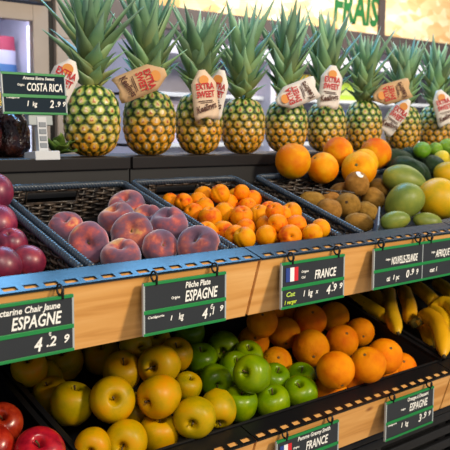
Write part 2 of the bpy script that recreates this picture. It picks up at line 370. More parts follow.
F['nect'] = stone('nectarine', fruit_mat('nectarine_skin', [(.3, (80, 22, 48)), (.5, (116, 30, 60)), (.64, (150, 44, 66)), (.85, (200, 100, 66))], 1.2, .42, .5, 0, 40, ((190, 110, 90), 22, .05), .02, .1, coat=.2), M_dscar)
F['peach'] = donut('flat_peach', fruit_mat('flat_peach_skin', [(.36, (92, 68, 88)), (.47, (116, 78, 96)), (.54, (152, 80, 84)), (.61, (196, 104, 86)), (.70, (224, 172, 104))], .85, .85, .1, .06, 70, ((110, 74, 86), 9, .10), .02, .14), M_dscar)
_s = [(math.sin(math.pi*i/12), -math.cos(math.pi*i/12)) for i in range(13)]
_k = [(min(1, math.sin(math.pi*i/12)*1.06), -math.cos(math.pi*i/12)) for i in range(13)]
F['kiwi'] = oval('kiwi', fruit_mat('kiwi_skin', [(.3, (128, 90, 34)), (.55, (160, 114, 48)), (.8, (184, 140, 70))], 2.2, .7, .15, .3, 70, ((120, 88, 52), 30, .12), .02, .14), _k, plain('kiwi_blossom_end', (62, 42, 26), .9), 'blossom_end', 0, .02, 1.0, .16)
F['mango'] = oval('mango', fruit_mat('mango_skin', [(.3, (98, 118, 52)), (.55, (130, 142, 58)), (.8, (166, 160, 62))], 1.0, .4, .35, .05, 40, ((170, 176, 120), 22, .06), .02, .1), [(0, -.98), (.3, -.94), (.66, -.70), (.9, -.35), (1, .02), (.95, .38), (.76, .70), (.45, .93), (.15, .99), (0, 1)], M_scar, 'stem_scar', .10, .02, .99, .08)
F['papaya'] = oval('papaya', fruit_mat('papaya_skin', [(.30, (146, 146, 30)), (.45, (196, 160, 20)), (.6, (220, 168, 16)), (.8, (228, 156, 14))], 1.0, .4, .25, .05, 40, ((190, 150, 60), 16, .07), .0, .0), [(0, -.98), (.3, -.94), (.66, -.74), (.9, -.38), (1, .02), (.95, .38), (.76, .70), (.45, .93), (.15, .99), (0, 1)], M_scar, 'stem_scar', .05, .02, .99, .08)
F['avo'] = oval('avocado', fruit_mat('avocado_skin', [(.3, (34, 58, 34)), (.55, (52, 80, 46)), (.8, (80, 104, 60))], 2.5, .45, .5, .7, 26, ((96, 118, 74), 26, .08), .03, .15), [(0, -1), (.35, -.95), (.75, -.72), (.97, -.35), (1, -.02), (.9, .32), (.68, .62), (.48, .85), (.25, .98), (0, 1)], M_scar, 'stem_scar', .04, .02, 1, .10)
F['lime'] = oval('lime', fruit_mat('lime_peel', [(.3, (84, 138, 14)), (.55, (116, 164, 20)), (.8, (150, 182, 30))], 1.2, .34, .5, .3, 28, None, .02, .1), [(0, -1.02), (.16, -.98), (.42, -.88), (.78, -.6), (.97, -.2), (1, .1), (.9, .48), (.62, .80), (.30, .95), (.14, 1.03), (0, 1.06)], M_scar, 'stem_scar', 0, .015, -.93, .09)
F['lemon'] = oval('lemon', fruit_mat('lemon_peel', [(.3, (220, 190, 20)), (.8, (240, 212, 40))], 1.2, .36, .5, .3, 28), [(0, -1.0), (.16, -.94), (.42, -.84), (.78, -.55), (.97, -.2), (1, .1), (.9, .42), (.62, .72), (.32, .88), (.16, 1.0), (0, 1.06)], M_scar, 'stem_scar', 0, .015, -.93, .09)
M_cit_yellow = fruit_mat('yellow_grapefruit_peel', [(.36, (236, 132, 0)), (.5, (242, 160, 4)), (.64, (246, 184, 20))], .9, .48, .15, .25, 28, None, .02, .06)
CAT = {'gold': 'apple', 'granny': 'apple', 'red': 'apple', 'org': 'orange', 'cit': 'grapefruit', 'apr': 'apricot', 'nect': 'nectarine', 'peach': 'peach', 'kiwi': 'kiwi', 'mango': 'mango', 'papaya': 'papaya', 'avo': 'avocado', 'lime': 'lime', 'lemon': 'lemon'}
GRP = {'gold': 'yellow apples in the lower tray', 'granny': 'green apples in the lower tray', 'red': 'red apples in the lower left tray', 'org': 'oranges in the lower tray', 'cit': 'grapefruits at the back of the wide basket', 'apr': 'apricots in their basket', 'nect': 'nectarines in the left basket', 'peach': 'flat peaches in their basket', 'kiwi': 'kiwis in the wide basket', 'mango': 'mangoes in the wide basket', 'avo': 'avocados behind the mangoes', 'lime': 'limes at the back right'}
# kind, x, y, z, radius, axis, side scale, axis scale, label: every fruit rests in its basket or tray
FRUIT = [
('nect', 0.5819, 1.223, 1.1964, 0.0313, (0.238, 0.593, 0.769), 1.0, 1.0, 'dark red nectarine at the top back of the left basket, cut by the photo edge'),
('nect', 0.5672, 1.1852, 1.1477, 0.0313, (0.555, 0.694, 0.459), 1.05, 1.05, 'dark red nectarine at the left photo edge, below the topmost nectarine'),
('nect', 0.5671, 1.1348, 1.1224, 0.0278, (-0.446, -0.347, 0.825), 0.916, 0.916, 'dark red nectarine in the middle of the nectarine heap, behind the front one'),
('nect', 0.568, 1.0828, 1.1026, 0.0307, (-0.498, 0.86, 0.115), 0.853, 0.853, 'purple red nectarine at the front right of its heap, nearest the basket rim'),
('nect', 0.5195, 1.0691, 1.1022, 0.0313, (-0.44, 0.357, 0.824), 0.907, 0.907, 'dark nectarine in the bottom left of its heap, against the photo edge'),
('peach', 0.7195, 1.2329, 1.13, 0.0308, (-0.302, -0.483, 0.822), 1.0, 0.66, 'flat peach with orange patch farthest left in its basket, set apart towards the back'),
('peach', 0.708, 1.1396, 1.1129, 0.0358, (-0.566, -0.819, 0.097), 1.0, 0.6, 'dusky purple flat peach at the left of its heap, showing its round dimple'),
('peach', 0.8588, 1.2477, 1.156, 0.0377, (-0.407, -0.3, 0.863), 1.0, 0.62, 'flat peach with pale yellow patch at the very back of the heap'),
('peach', 0.8052, 1.2011, 1.1409, 0.036, (-0.449, -0.045, 0.893), 1.0, 0.62, 'pink flat peach lying flat between the rear peach and the dusky middle one'),
('peach', 0.7943, 1.139, 1.1209, 0.039, (-0.529, -0.668, 0.523), 1.0, 0.62, 'dusky purple flat peach on its side in the middle of the heap'),
('peach', 0.7353, 1.0859, 1.0946, 0.0353, (-0.343, -0.226, 0.912), 1.0, 0.6, 'rosy flat peach at the front, right behind the metal lip'),
('peach', 0.8602, 1.1196, 1.1336, 0.0354, (-0.465, -0.214, 0.859), 1.0, 0.7, 'dusky flat peach on top at the right of the heap'),
('peach', 0.8146, 1.0853, 1.1024, 0.0324, (-0.063, -0.896, 0.44), 1.0, 0.62, 'yellow and pink flat peach tucked under the dusky topmost ones at the front'),
('peach', 0.8628, 1.0422, 1.1063, 0.0375, (-0.632, -0.33, 0.701), 1.0, 0.62, 'greyish flat peach at the front right corner beside the apricots'),
('peach', 0.8616, 1.1833, 1.1342, 0.0331, (-0.42, -0.466, 0.779), 1.0, 0.7, 'flat peach barely showing between the rear peach and the right one'),
('apr', 0.9822, 1.275, 1.1575, 0.0171, (-0.227, -0.668, 0.709), 1.0, 1.0, 'yellow apricot at the back left corner of the apricot basket'),
('apr', 0.9927, 1.2429, 1.1586, 0.0179, (-0.9, -0.364, 0.239), 1.0, 1.0, 'orange apricot at the back, second from the left basket rim'),
('apr', 1.0693, 1.2756, 1.1629, 0.0218, (0.435, -0.706, 0.558), 1.0, 1.0, 'red blushed apricot standing at the back of the apricot heap'),
('apr', 1.0746, 1.2267, 1.1707, 0.0204, (-0.022, 0.592, 0.806), 1.0, 1.0, 'yellow orange apricot at the back, right of the red blushed one'),
('apr', 1.1483, 1.2636, 1.1576, 0.0203, (0.43, -0.739, 0.518), 1.0, 1.0, 'red cheeked apricot behind the small rear apricot with a dimple'),
('apr', 1.1306, 1.2227, 1.1731, 0.0166, (-0.884, 0.44, 0.155), 1.0, 1.0, 'small apricot at the very back near the handle hole of its basket'),
('apr', 1.1616, 1.2251, 1.1548, 0.0207, (0.737, -0.217, 0.64), 1.0, 1.0, 'apricot with red cheek at the back right, near the right basket rim'),
('apr', 1.1069, 1.2369, 1.1497, 0.0208, (-0.992, -0.123, 0.021), 1.0, 1.0, 'apricot with stem dimple in the upper middle of the apricot heap'),
('apr', 1.1279, 1.2041, 1.1435, 0.0196, (-0.075, -0.731, 0.679), 1.0, 1.0, 'apricot in the middle right of the heap with a stem dimple on top'),
('apr', 1.0251, 1.2166, 1.1487, 0.0189, (-0.53, 0.33, 0.781), 1.0, 1.0, 'small apricot in the upper left of the heap, below the red blushed one'),
('apr', 0.9899, 1.2083, 1.1396, 0.0196, (-0.863, -0.226, 0.452), 1.0, 1.0, 'apricot at the left rim of the apricot basket, below the two rear ones'),
('apr', 0.9971, 1.1683, 1.1308, 0.0231, (-0.245, -0.194, 0.95), 1.0, 1.0, 'large round apricot at the left of the heap, beside the peach basket rim'),
('apr', 1.0517, 1.1897, 1.1359, 0.0219, (0.369, -0.564, 0.739), 1.0, 1.0, 'apricot in the middle of the heap, right above the large left apricot'),
('apr', 1.06, 1.1469, 1.1304, 0.0235, (-0.26, -0.506, 0.823), 1.0, 1.0, 'largest round apricot in the middle of the heap'),
('apr', 1.1245, 1.1618, 1.1288, 0.0223, (-0.504, -0.116, 0.856), 1.0, 1.0, 'apricot right of the largest middle apricot'),
('apr', 1.1625, 1.1746, 1.1357, 0.0196, (-0.314, -0.53, 0.788), 1.0, 1.0, 'small apricot at the right of the heap against the right rim'),
('apr', 0.986, 1.1163, 1.1121, 0.0212, (-0.901, -0.354, 0.25), 1.0, 1.0, 'apricot at the front left, just behind the flat peach'),
('apr', 0.9686, 1.0385, 1.109, 0.0202, (-0.667, 0.113, 0.736), 1.0, 1.0, 'apricot at the front in the middle, right behind the metal lip'),
('apr', 1.0416, 1.1141, 1.1131, 0.0192, (0.214, 0.471, 0.856), 1.0, 1.0, 'small apricot behind the front middle apricot'),
('apr', 1.1019, 1.1211, 1.1141, 0.0213, (0.108, -0.976, 0.19), 1.0, 1.0, 'apricot in the right middle of the heap, above the creased front apricot'),
('apr', 1.0413, 1.0592, 1.1053, 0.0205, (0.533, -0.654, 0.537), 1.0, 1.0, 'apricot with deep crease at the front of the heap'),
('apr', 1.0727, 1.0592, 1.1269, 0.0189, (-0.989, -0.144, 0.017), 1.0, 1.0, 'red tinged apricot at the right, below the pointed one'),
('apr', 1.1617, 1.1084, 1.137, 0.0207, (-0.663, -0.082, 0.744), 1.0, 1.0, 'apricot with a pointed top, highest on the right side of the heap'),
('apr', 1.0936, 1.0885, 1.1448, 0.0183, (-0.668, -0.298, 0.682), 1.0, 1.0, 'yellow apricot behind the pointed one on its left'),
('apr', 1.1273, 1.0653, 1.1182, 0.0213, (0.828, -0.501, 0.251), 1.0, 1.0, 'apricot below the pointed one, in the right part of the heap'),
('apr', 1.0703, 1.025, 1.1065, 0.0223, (-0.626, -0.775, 0.093), 1.0, 1.0, 'red tinged apricot at the front right, behind the metal lip'),
('apr', 1.1633, 1.0317, 1.1129, 0.0188, (-0.655, 0.684, 0.322), 1.0, 1.0, 'apricot farthest right, next to the kiwi basket rim'),
('apr', 1.1279, 1.0227, 1.1058, 0.0196, (0.442, -0.812, 0.382), 1.0, 1.0, 'apricot at the front right corner of the heap'),
('apr', 1.0359, 1.253, 1.1544, 0.0207, (0.234, -0.661, 0.713), 1.0, 1.0, 'red apricot mostly hidden between rear apricots at the upper left'),
('apr', 0.9805, 1.0763, 1.1093, 0.0207, (-0.836, -0.518, 0.178), 1.0, 1.0, 'apricot mostly hidden between two apricots at the front left'),
('apr', 1.1259, 1.0987, 1.136, 0.0177, (-0.611, -0.202, 0.765), 1.0, 1.0, 'small apricot wedged on top beside the pointed apricot'),
('apr', 0.9455, 1.1191, 1.1126, 0.0207, (-0.284, -0.477, 0.832), 1.0, 1.0, 'apricot mostly hidden at the left rim behind the grey flat peach'),
('apr', 1.0918, 1.0779, 1.0995, 0.0207, (-0.803, -0.277, 0.528), 1.0, 1.0, 'apricot mostly hidden behind the creased front apricot'),
('apr', 1.1642, 1.0797, 1.0992, 0.0179, (-0.568, 0.786, 0.244), 1.0, 1.0, 'small apricot wedged between the two front right apricots'),
('cit', 1.3367, 1.2746, 1.2321, 0.0419, (0.941, -0.02, 0.337), 1.0, 1.0, 'large orange grapefruit farthest left on the rear heap'),
('cit', 1.4317, 1.2672, 1.214, 0.0378, (-0.722, 0.1, 0.684), 1.0, 1.0, 'yellow orange grapefruit second from left, leaning on the largest left one'),
('cit', 1.5365, 1.3117, 1.2492, 0.0385, (0.942, 0.24, -0.234), 1.0, 1.0, 'orange grapefruit at the back top, under the pineapples'),
('cit', 1.5257, 1.2354, 1.2104, 0.0434, (-0.836, -0.467, 0.289), 1.0, 1.0, 'large yellow orange grapefruit in front of the heap above the kiwis'),
('cit', 1.5918, 1.2734, 1.2222, 0.0362, (-0.509, -0.835, 0.207), 1.0, 1.0, 'yellow grapefruit half hidden behind the front right one'),
('cit', 1.6881, 1.3135, 1.2434, 0.0418, (0.317, -0.046, 0.947), 1.0, 1.0, 'orange grapefruit farthest right and back, beside the avocados'),
('kiwi', 1.3484, 1.2245, 1.1455, 0.0317, (0.731, -0.669, -0.131), 0.643, 1.0, 'brown kiwi farthest left at the back of the kiwi heap'),
('kiwi', 1.4856, 1.2498, 1.157, 0.0348, (0.75, -0.637, 0.179), 0.655, 1.0, 'oblong kiwi at the back middle of the heap below the grapefruits'),
('kiwi', 1.4759, 1.1998, 1.178, 0.0304, (0.312, -0.411, -0.857), 0.908, 1.0, 'kiwi with white sticker at the top of the heap'),
('kiwi', 1.3983, 1.161, 1.1359, 0.0292, (-0.798, -0.518, 0.309), 0.96, 1, 'round ended kiwi in the middle showing its dark blossom end'),
('kiwi', 1.4015, 1.217, 1.1435, 0.0253, (0.749, -0.663, 0.007), 0.818, 1.0, 'kiwi half hidden behind the middle kiwi on its left'),
('kiwi', 1.33, 1.1572, 1.1292, 0.0294, (0.679, -0.654, -0.333), 0.85, 1.0, 'kiwi low on the left of the heap, half hidden'),
('kiwi', 1.3574, 1.0952, 1.1053, 0.0324, (0.731, -0.669, -0.131), 0.633, 1.0, 'oblong kiwi at the very front, behind the metal lip'),
('kiwi', 1.4459, 1.1441, 1.1204, 0.0273, (0.648, -0.64, -0.413), 0.75, 1.0, 'kiwi at the right front, behind the front oblong kiwi'),
('kiwi', 1.5252, 1.1903, 1.1412, 0.0297, (0.572, -0.596, -0.564), 0.88, 1.0, 'upright kiwi at the right, beside the green mangoes'),
('kiwi', 1.6367, 1.2593, 1.159, 0.0266, (0.612, -0.62, -0.49), 0.857, 1.0, 'kiwi half hidden at the back right, above the upright one'),
('mango', 1.6609, 1.1998, 1.1784, 0.0574, (0.705, -0.664, -0.25), 0.63, 1.0, 'large green mango lying at the back of the mango heap'),
('mango', 1.5451, 1.1144, 1.1369, 0.05, (0.655, -0.49, 0.575), 0.837, 1.0, 'large green mango in the middle, tilted up to the right'),
('mango', 1.4643, 1.0784, 1.1028, 0.0346, (0.747, -0.629, 0.213), 0.645, 1.0, 'small pale green mango at the front left behind the lip'),
('mango', 1.5666, 1.0652, 1.0961, 0.0346, (0.725, -0.669, -0.166), 0.6, 1.0, 'yellow green mango at the front, mostly hidden by the metal lip'),
('papaya', 1.6653, 1.0982, 1.1377, 0.0578, (0.725, -0.669, -0.166), 0.875, 1.0, 'large yellow papaya at the right edge of the photo'),
('avo', 1.7205, 1.2334, 1.2079, 0.0463, (0.679, -0.654, -0.333), 0.611, 1.0, 'long dark green avocado resting on the rear green mango'),
('avo', 1.8739, 1.2524, 1.2059, 0.0393, (0.572, -0.596, -0.564), 0.724, 1.0, 'dark green avocado slanting in front of the limes'),
('avo', 1.8688, 1.3175, 1.2311, 0.0415, (0.612, -0.62, -0.49), 0.533, 1.0, 'dark avocado at the back, behind the slanting ones'),
('papaya', 1.8453, 1.1925, 1.1908, 0.0414, (0.749, -0.663, 0.007), 0.8, 1.0, 'bluish dark avocado at the right photo edge above the papaya'),
('avo', 1.7933, 1.3194, 1.2272, 0.0414, (0.749, -0.663, 0.007), 0.7, 1.0, 'dark avocado half hidden behind the long one on the left'),
('avo', 1.777, 1.2388, 1.1966, 0.0367, (0.527, -0.567, -0.633), 0.643, 1.0, 'avocado tucked between the long avocado and the slanting one'),
('lime', 1.8507, 1.2831, 1.2516, 0.0244, (0.749, -0.663, 0.007), 0.944, 1.0, 'bright green lime at the left of the limes'),
('lime', 1.9555, 1.3107, 1.2525, 0.0212, (0.749, -0.663, 0.007), 0.933, 1.0, 'small green lime in the middle of the limes'),
('lime', 2.0006, 1.303, 1.258, 0.0271, (0.749, -0.663, 0.007), 0.947, 1.0, 'bright green lime at the right photo edge'),
('lemon', 1.9142, 1.2609, 1.2303, 0.0234, (0.679, -0.654, -0.333), 0.882, 1.0, 'yellow lemon under the limes, beside the slanting avocado'),
('red', 0.5653, 1.1816, 0.8231, 0.0342, (-0.317, -0.653, 0.688), 1.0, 0.92, 'red apple at the left photo edge, higher of the two large ones'),
('red', 0.5806, 1.0843, 0.7987, 0.0404, (-0.34, -0.527, 0.779), 1.0, 0.92, 'red apple at the bottom left, nearest the camera'),
('red', 0.5233, 1.1311, 0.8099, 0.0368, (-0.484, -0.539, 0.689), 1.0, 0.92, 'red apple in the bottom left corner, mostly out of frame'),
('gold', 0.7735, 1.3429, 0.8515, 0.0389, (-0.42, -0.466, 0.779), 1.0, 0.92, 'yellow apple at the back left under the price sign'),
('gold', 0.8552, 1.337, 0.8491, 0.0381, (-0.302, -0.483, 0.822), 1.0, 0.92, 'yellow apple at the back, right of the back left one'),
('gold', 0.8771, 1.2501, 0.8821, 0.032, (-0.127, -0.972, 0.2), 1.0, 0.92, 'greenish yellow apple at the back showing its dark blossom end'),
('gold', 0.6706, 1.2853, 0.8715, 0.034, (-0.42, -0.466, 0.779), 1.0, 0.92, 'yellow apple in deep shade at the back left corner'),
('gold', 0.8267, 1.2212, 0.8487, 0.0375, (-0.212, -0.532, 0.82), 1.0, 0.92, 'yellow apple in the middle back, second row'),
('gold', 0.6949, 1.1805, 0.8274, 0.0381, (0.055, -0.305, 0.951), 1.0, 0.92, 'yellow apple at the left, standing beside the dark tray wall'),
('gold', 0.6948, 1.2499, 0.8243, 0.034, (-0.41, -0.151, 0.9), 1.0, 0.92, 'yellow apple half hidden behind the left standing apple'),
('gold', 0.739, 1.1221, 0.8407, 0.0403, (-0.411, -0.838, 0.359), 1.0, 0.92, 'largest pale yellow apple in the left middle, stem hollow to the right'),
('gold', 0.8107, 1.0815, 0.8421, 0.0382, (-0.976, -0.198, -0.092), 1.0, 0.92, 'yellow apple lying with its stem pointing left, centre of the heap'),
('gold', 0.8784, 1.171, 0.8639, 0.0393, (-0.899, -0.41, 0.154), 1.0, 0.92, 'pale yellow apple above the centre one with stem hollow facing forward'),
('gold', 0.9441, 1.2065, 0.8632, 0.0333, (-0.257, -0.432, 0.864), 1.0, 0.92, 'yellow apple at the top right of the heap, beside a green apple'),
('gold', 0.927, 1.1512, 0.8161, 0.0285, (-0.06, -0.511, 0.857), 1.0, 0.92, 'small part of a yellow apple behind the centre one at right'),
('gold', 0.8601, 1.0459, 0.8029, 0.0376, (-0.747, -0.664, -0.035), 1.0, 0.92, 'deep yellow apple at the front, showing its dark blossom end'),
('gold', 0.9255, 1.0596, 0.8001, 0.0345, (-0.41, -0.621, -0.668), 1.0, 0.92, 'deep yellow apple at the front right corner next to the green apples'),
('gold', 0.8155, 1.0907, 0.7697, 0.036, (-0.14, -0.299, 0.944), 1.0, 0.92, 'yellow apple at the front bottom, in the middle behind the lip'),
('gold', 0.7368, 1.0773, 0.7808, 0.0378, (-0.733, -0.677, 0.066), 1.0, 0.92, 'yellow apple at the bottom front with round dark dimple facing forward'),
('gold', 0.6734, 1.0799, 0.7885, 0.0309, (-0.663, -0.749, 0.017), 1.0, 0.92, 'yellow apple at the bottom left front, partly out of frame'),
('gold', 0.82, 1.1604, 0.7897, 0.034, (-0.251, -0.578, 0.777), 1.0, 0.92, 'yellow apple mostly hidden between the large pale one and the centre one'),
('gold', 0.9366, 1.269, 0.8776, 0.034, (-0.317, -0.653, 0.688), 1.0, 0.92, 'yellow apple half hidden at the back beside the green apples'),
('gold', 0.7149, 1.31, 0.8374, 0.034, (-0.535, -0.598, 0.598), 1.0, 0.92, 'yellow apple mostly hidden in shade at the far left of the heap'),
('granny', 1.0836, 1.3387, 0.8582, 0.0351, (-0.34, -0.527, 0.779), 1.0, 0.92, 'green apple farthest back left, in shade below the price sign'),
('granny', 1.1342, 1.2805, 0.8315, 0.0361, (-0.731, -0.676, -0.086), 1.0, 0.92, 'green apple at the back with its dark hollow facing forward'),
('granny', 1.0438, 1.253, 0.822, 0.0376, (-0.205, -0.372, 0.905), 1.0, 0.92, 'green apple at the left, right beside the yellow apples'),
('granny', 1.022, 1.1798, 0.8033, 0.0341, (-0.451, -0.888, -0.086), 1.0, 0.92, 'green apple in the middle left showing its blossom end'),
('granny', 1.0343, 1.0825, 0.8364, 0.0374, (-0.903, -0.262, 0.342), 1.0, 0.92, 'largest green apple, shiny, on top in the middle of its heap'),
('granny', 1.022, 1.1052, 0.7735, 0.0353, (-0.205, -0.372, 0.905), 1.0, 0.92, 'green apple at the front left behind the lip'),
('granny', 1.0897, 1.0824, 0.7663, 0.035, (-0.354, -0.24, 0.904), 1.0, 0.92, 'green apple at the front middle behind the lip'),
('granny', 1.1506, 1.1423, 0.7858, 0.034, (-0.06, -0.511, 0.857), 1.0, 0.92, 'green apple half hidden right of the largest green one'),
('granny', 1.1455, 1.2159, 0.8188, 0.034, (-0.257, -0.432, 0.864), 1.0, 0.92, 'green apple half hidden behind the largest green one'),
('granny', 1.085, 1.1925, 0.8111, 0.034, (-0.251, -0.578, 0.777), 1.0, 0.92, 'green apple half hidden left of the largest green one'),
('granny', 1.1675, 1.0796, 0.7704, 0.035, (-0.536, -0.295, 0.791), 1.0, 0.92, 'green apple at the front right beside the oranges'),
('granny', 1.2137, 1.1263, 0.7783, 0.0339, (-0.257, -0.432, 0.864), 1.0, 0.92, 'green apple half hidden behind the front right green one'),
('org', 1.3153, 1.2738, 0.8331, 0.0391, (-0.491, -0.711, -0.502), 1.0, 0.97, 'orange at the upper left of the orange heap, beside the green apples'),
('org', 1.3955, 1.2661, 0.8529, 0.0405, (-0.405, -0.601, 0.689), 1.0, 0.97, 'orange at the back middle under the price sign'),
('org', 1.5106, 1.2901, 0.8387, 0.0396, (-0.347, -0.848, -0.4), 1.0, 0.97, 'orange at the back right of the heap'),
('org', 1.3222, 1.1948, 0.8126, 0.043, (-0.604, -0.761, -0.238), 1.0, 0.97, 'orange in the middle of the heap with a dark stem scar'),
('org', 1.4329, 1.1975, 0.8094, 0.0401, (-0.317, -0.653, 0.688), 1.0, 0.97, 'orange in the right middle, behind the two front oranges'),
('org', 1.5247, 1.2179, 0.812, 0.0359, (-0.582, -0.809, -0.084), 1.0, 0.97, 'orange farthest right at the back, with a dark round scar'),
('org', 1.215, 1.0305, 0.8208, 0.0399, (-0.218, -0.706, -0.674), 1.0, 0.97, 'largest orange at the front middle, behind the green apples'),
('org', 1.3073, 1.0212, 0.8161, 0.0389, (-0.601, -0.218, 0.769), 1.0, 0.97, 'orange at the front, second from the right'),
('org', 1.3846, 1.036, 0.8173, 0.0395, (-0.317, -0.653, 0.688), 1.0, 0.97, 'orange at the front right, near the tray divider'),
('org', 1.4882, 1.0665, 0.7633, 0.0359, (-0.484, -0.539, 0.689), 1.0, 0.97, 'orange at the front right corner, half hidden by the lip'),
('org', 1.2046, 1.1887, 0.802, 0.0357, (-0.456, -0.66, 0.598), 1.0, 0.97, 'orange at the left in shade, between green apples and the middle orange'),
('org', 1.214, 1.2718, 0.8296, 0.037, (-0.497, -0.706, 0.504), 1.0, 0.97, 'orange at the far left back, above the green apples'),
('org', 1.2032, 1.2326, 0.8843, 0.0351, (-0.484, -0.539, 0.689), 1.0, 0.97, 'orange in deep shade at the back left'),
('org', 1.4035, 1.3365, 0.8662, 0.0344, (-0.535, -0.598, 0.598), 1.0, 0.97, 'orange in deep shade at the very back, under the price sign'),
('org', 1.3334, 1.3355, 0.8692, 0.0311, (-0.535, -0.598, 0.598), 1.0, 0.97, 'orange barely showing at the back left, under the board'),
('org', 1.2408, 1.0665, 0.7635, 0.0359, (-0.484, -0.539, 0.689), 1.0, 0.97, 'orange low at the front, half hidden beside the green apples'),
('org', 1.3181, 1.0668, 0.7633, 0.0359, (-0.405, -0.601, 0.689), 1.0, 0.97, 'orange low at the front, below the two large front oranges'),
('org', 1.4191, 1.0667, 0.7634, 0.0359, (-0.484, -0.539, 0.689), 1.0, 0.97, 'orange low at the front right, mostly hidden by the lip'),
]
used = set()
sticker_host = None
for i, (kind, x, y, z, r, ax, rp, ra, label) in enumerate(FRUIT):
    src = F[kind]; d = Vector(ax).normalized()
    if kind in ('kiwi', 'mango', 'papaya', 'avo', 'lime', 'lemon') and kind != 'kiwi' and random.random() < .5 and kind != 'avo': d = -d
    if kind in ('mango', 'papaya'): d = Vector(ax).normalized()*(-1 if i % 2 else 1)
    q = Vector((0, 0, 1)).rotation_difference(d) @ Quaternion((0, 0, 1), random.uniform(0, 6.28))
    if kind not in used: o = src; used.add(kind)
    else:
        o = src.copy(); C.objects.link(o)
        for ch in src.children:
            c = ch.copy(); C.objects.link(c); c.parent = o
    o.rotation_mode = 'QUATERNION'; o.rotation_quaternion = q; o.location = (x, y, z); o.scale = (r*rp*.98, r*rp*.98, r*ra*.98)
    tag(o, label, CAT[kind], GRP.get(kind))
    if kind == 'cit' and 'yellow' in label:
        o.material_slots[0].link = 'OBJECT'; o.material_slots[0].material = M_cit_yellow
    if 'white sticker' in label: sticker_host = (o, d)
# sticker on the top kiwi
if sticker_host:
    o, d = sticker_host; q = o.rotation_quaternion
    n_ = q.inverted() @ Vector((-.25, -.45, .85)).normalized(); n_ = Vector((n_.x/o.scale.x, n_.y/o.scale.y, n_.z/o.scale.z)).normalized(); n_.normalize()
    v = []; u = n_.orthogonal().normalized(); wv = n_.cross(u)
    for k in range(3):
        for j in range(14):
            a = 2*math.pi*j/14; p = (n_+(u*math.cos(a)*.42+wv*math.sin(a)*.30)*(k/2)).normalized()*1.035; p.x *= 1.03; p.y *= 1.03; v.append(p[:])
    f = [(k*14+j, k*14+(j+1) % 14, (k+1)*14+(j+1) % 14, (k+1)*14+j) for k in range(2) for j in range(14)]
    mesh_obj('sticker', v, f, M_white, o)['label'] = 'small white sticker'

# ------------------------------------------------------------------ bananas
M_ban = fruit_mat('banana_peel', [(.3, (208, 158, 12)), (.55, (230, 178, 18)), (.8, (238, 194, 40))], 8, .42, .4, .05, 30, ((96, 62, 20), 34, .07), .02, .1)
M_bend = plain('banana_tip', (70, 56, 26), .8)
def banana_mb(pts, r, neck=.16):
    P = spline(pts, 18); mb = MB(); N = len(P)
    rad = []
    for i in range(N):
        t = i/(N-1); rad.append(r*(min(1, .40+.6*max(0, t-neck*.2)/neck) if t < .35 else (1 if t < .8 else max(.25, 1-((t-.8)/.2)**2*.75))))
    mb.tube(P, rad, 10)
    # five-sided facets
    for i in range(N):
        for j in range(10):
            k = i*10+j; v = Vector(mb.v[k]); mb.v[k] = tuple(P[i]+(v-P[i])*(1.06 if j % 2 == 0 else .97))
    return mb, P, rad
def banana(pts, r, parent=None, loc=None, neck=.12):
    base = Vector(pts[0]) if loc is None else Vector(loc); pts = [Vector(p)-base for p in pts]
    mb, P, rad = banana_mb(pts, r, neck); o = mb.build('banana', M_ban, parent, True)
    if parent is None: o.location = base
    t = MB(); t.tube([P[-1]-(P[-1]-P[-2]).normalized()*.002, P[-1]+(P[-1]-P[-2]).normalized()*.006], [rad[-1]*1.05, rad[-1]*.8], 8); t.build('blossom_tip', M_bend, o, True)
    return o
BAN = [[(1.6418, 1.3656, 0.8681), (1.6271, 1.3025, 0.8588), (1.6184, 1.2368, 0.8425), (1.6113, 1.1903, 0.8238)],
 [(1.8173, 1.3532, 0.8642), (1.7188, 1.2786, 0.8556), (1.6206, 1.1948, 0.8419), (1.55, 1.1238, 0.8239)],
 [(1.8854, 1.3586, 0.8607), (1.8124, 1.2915, 0.8491), (1.7479, 1.2315, 0.8325), (1.6894, 1.192, 0.8138)],
 [(1.9452, 1.3667, 0.858), (1.918, 1.3197, 0.8538), (1.8944, 1.2728, 0.8412), (1.8855, 1.2432, 0.8246)],
 [(1.6846, 1.1673, 0.8166), (1.7074, 1.1599, 0.8352), (1.6936, 1.1179, 0.8347), (1.6425, 1.063, 0.8133), (1.5803, 1.0154, 0.7858)],
 [(1.7575, 1.1823, 0.837), (1.7864, 1.169, 0.8538), (1.7899, 1.1352, 0.8537), (1.7397, 1.0762, 0.8352), (1.6813, 1.027, 0.8041)],
 [(1.7554, 1.3776, 0.8457), (1.767, 1.3586, 0.8387), (1.7555, 1.3152, 0.8251), (1.7539, 1.2902, 0.8131)],
 [(2.0396, 1.3549, 0.8543), (2.017, 1.3121, 0.8514), (1.992, 1.2683, 0.8377), (1.9665, 1.2316, 0.821)],
 [(1.7832, 1.2427, 0.8035), (1.774, 1.2072, 0.7924), (1.7353, 1.1616, 0.7781), (1.69, 1.1213, 0.7655)],
 [(1.7669, 1.2007, 0.827), (1.7708, 1.1729, 0.834), (1.745, 1.1284, 0.8275), (1.6987, 1.0799, 0.8081)],
 [(1.751, 1.3643, 0.8625), (1.7084, 1.3036, 0.8529), (1.6787, 1.2509, 0.8364), (1.6363, 1.2024, 0.815)],
 [(1.9208, 1.3041, 0.8384), (1.8907, 1.2469, 0.8289), (1.8975, 1.2158, 0.8192), (1.9288, 1.2005, 0.806)]]
BL = ['banana lying at the back left of the banana tray, against the divider', 'long banana second from the left, speckled at its tip', 'banana third from the left, right of the speckled one', 'banana at the back right below the wide price sign', None, None, 'banana in shade lying at the back left, above the divider banana', 'banana farthest right at the back, at the photo edge', 'dark shaded banana under the front bunch', None, 'banana right of the divider banana, half in shade', 'shaded banana behind the front bunch, right of its crown']
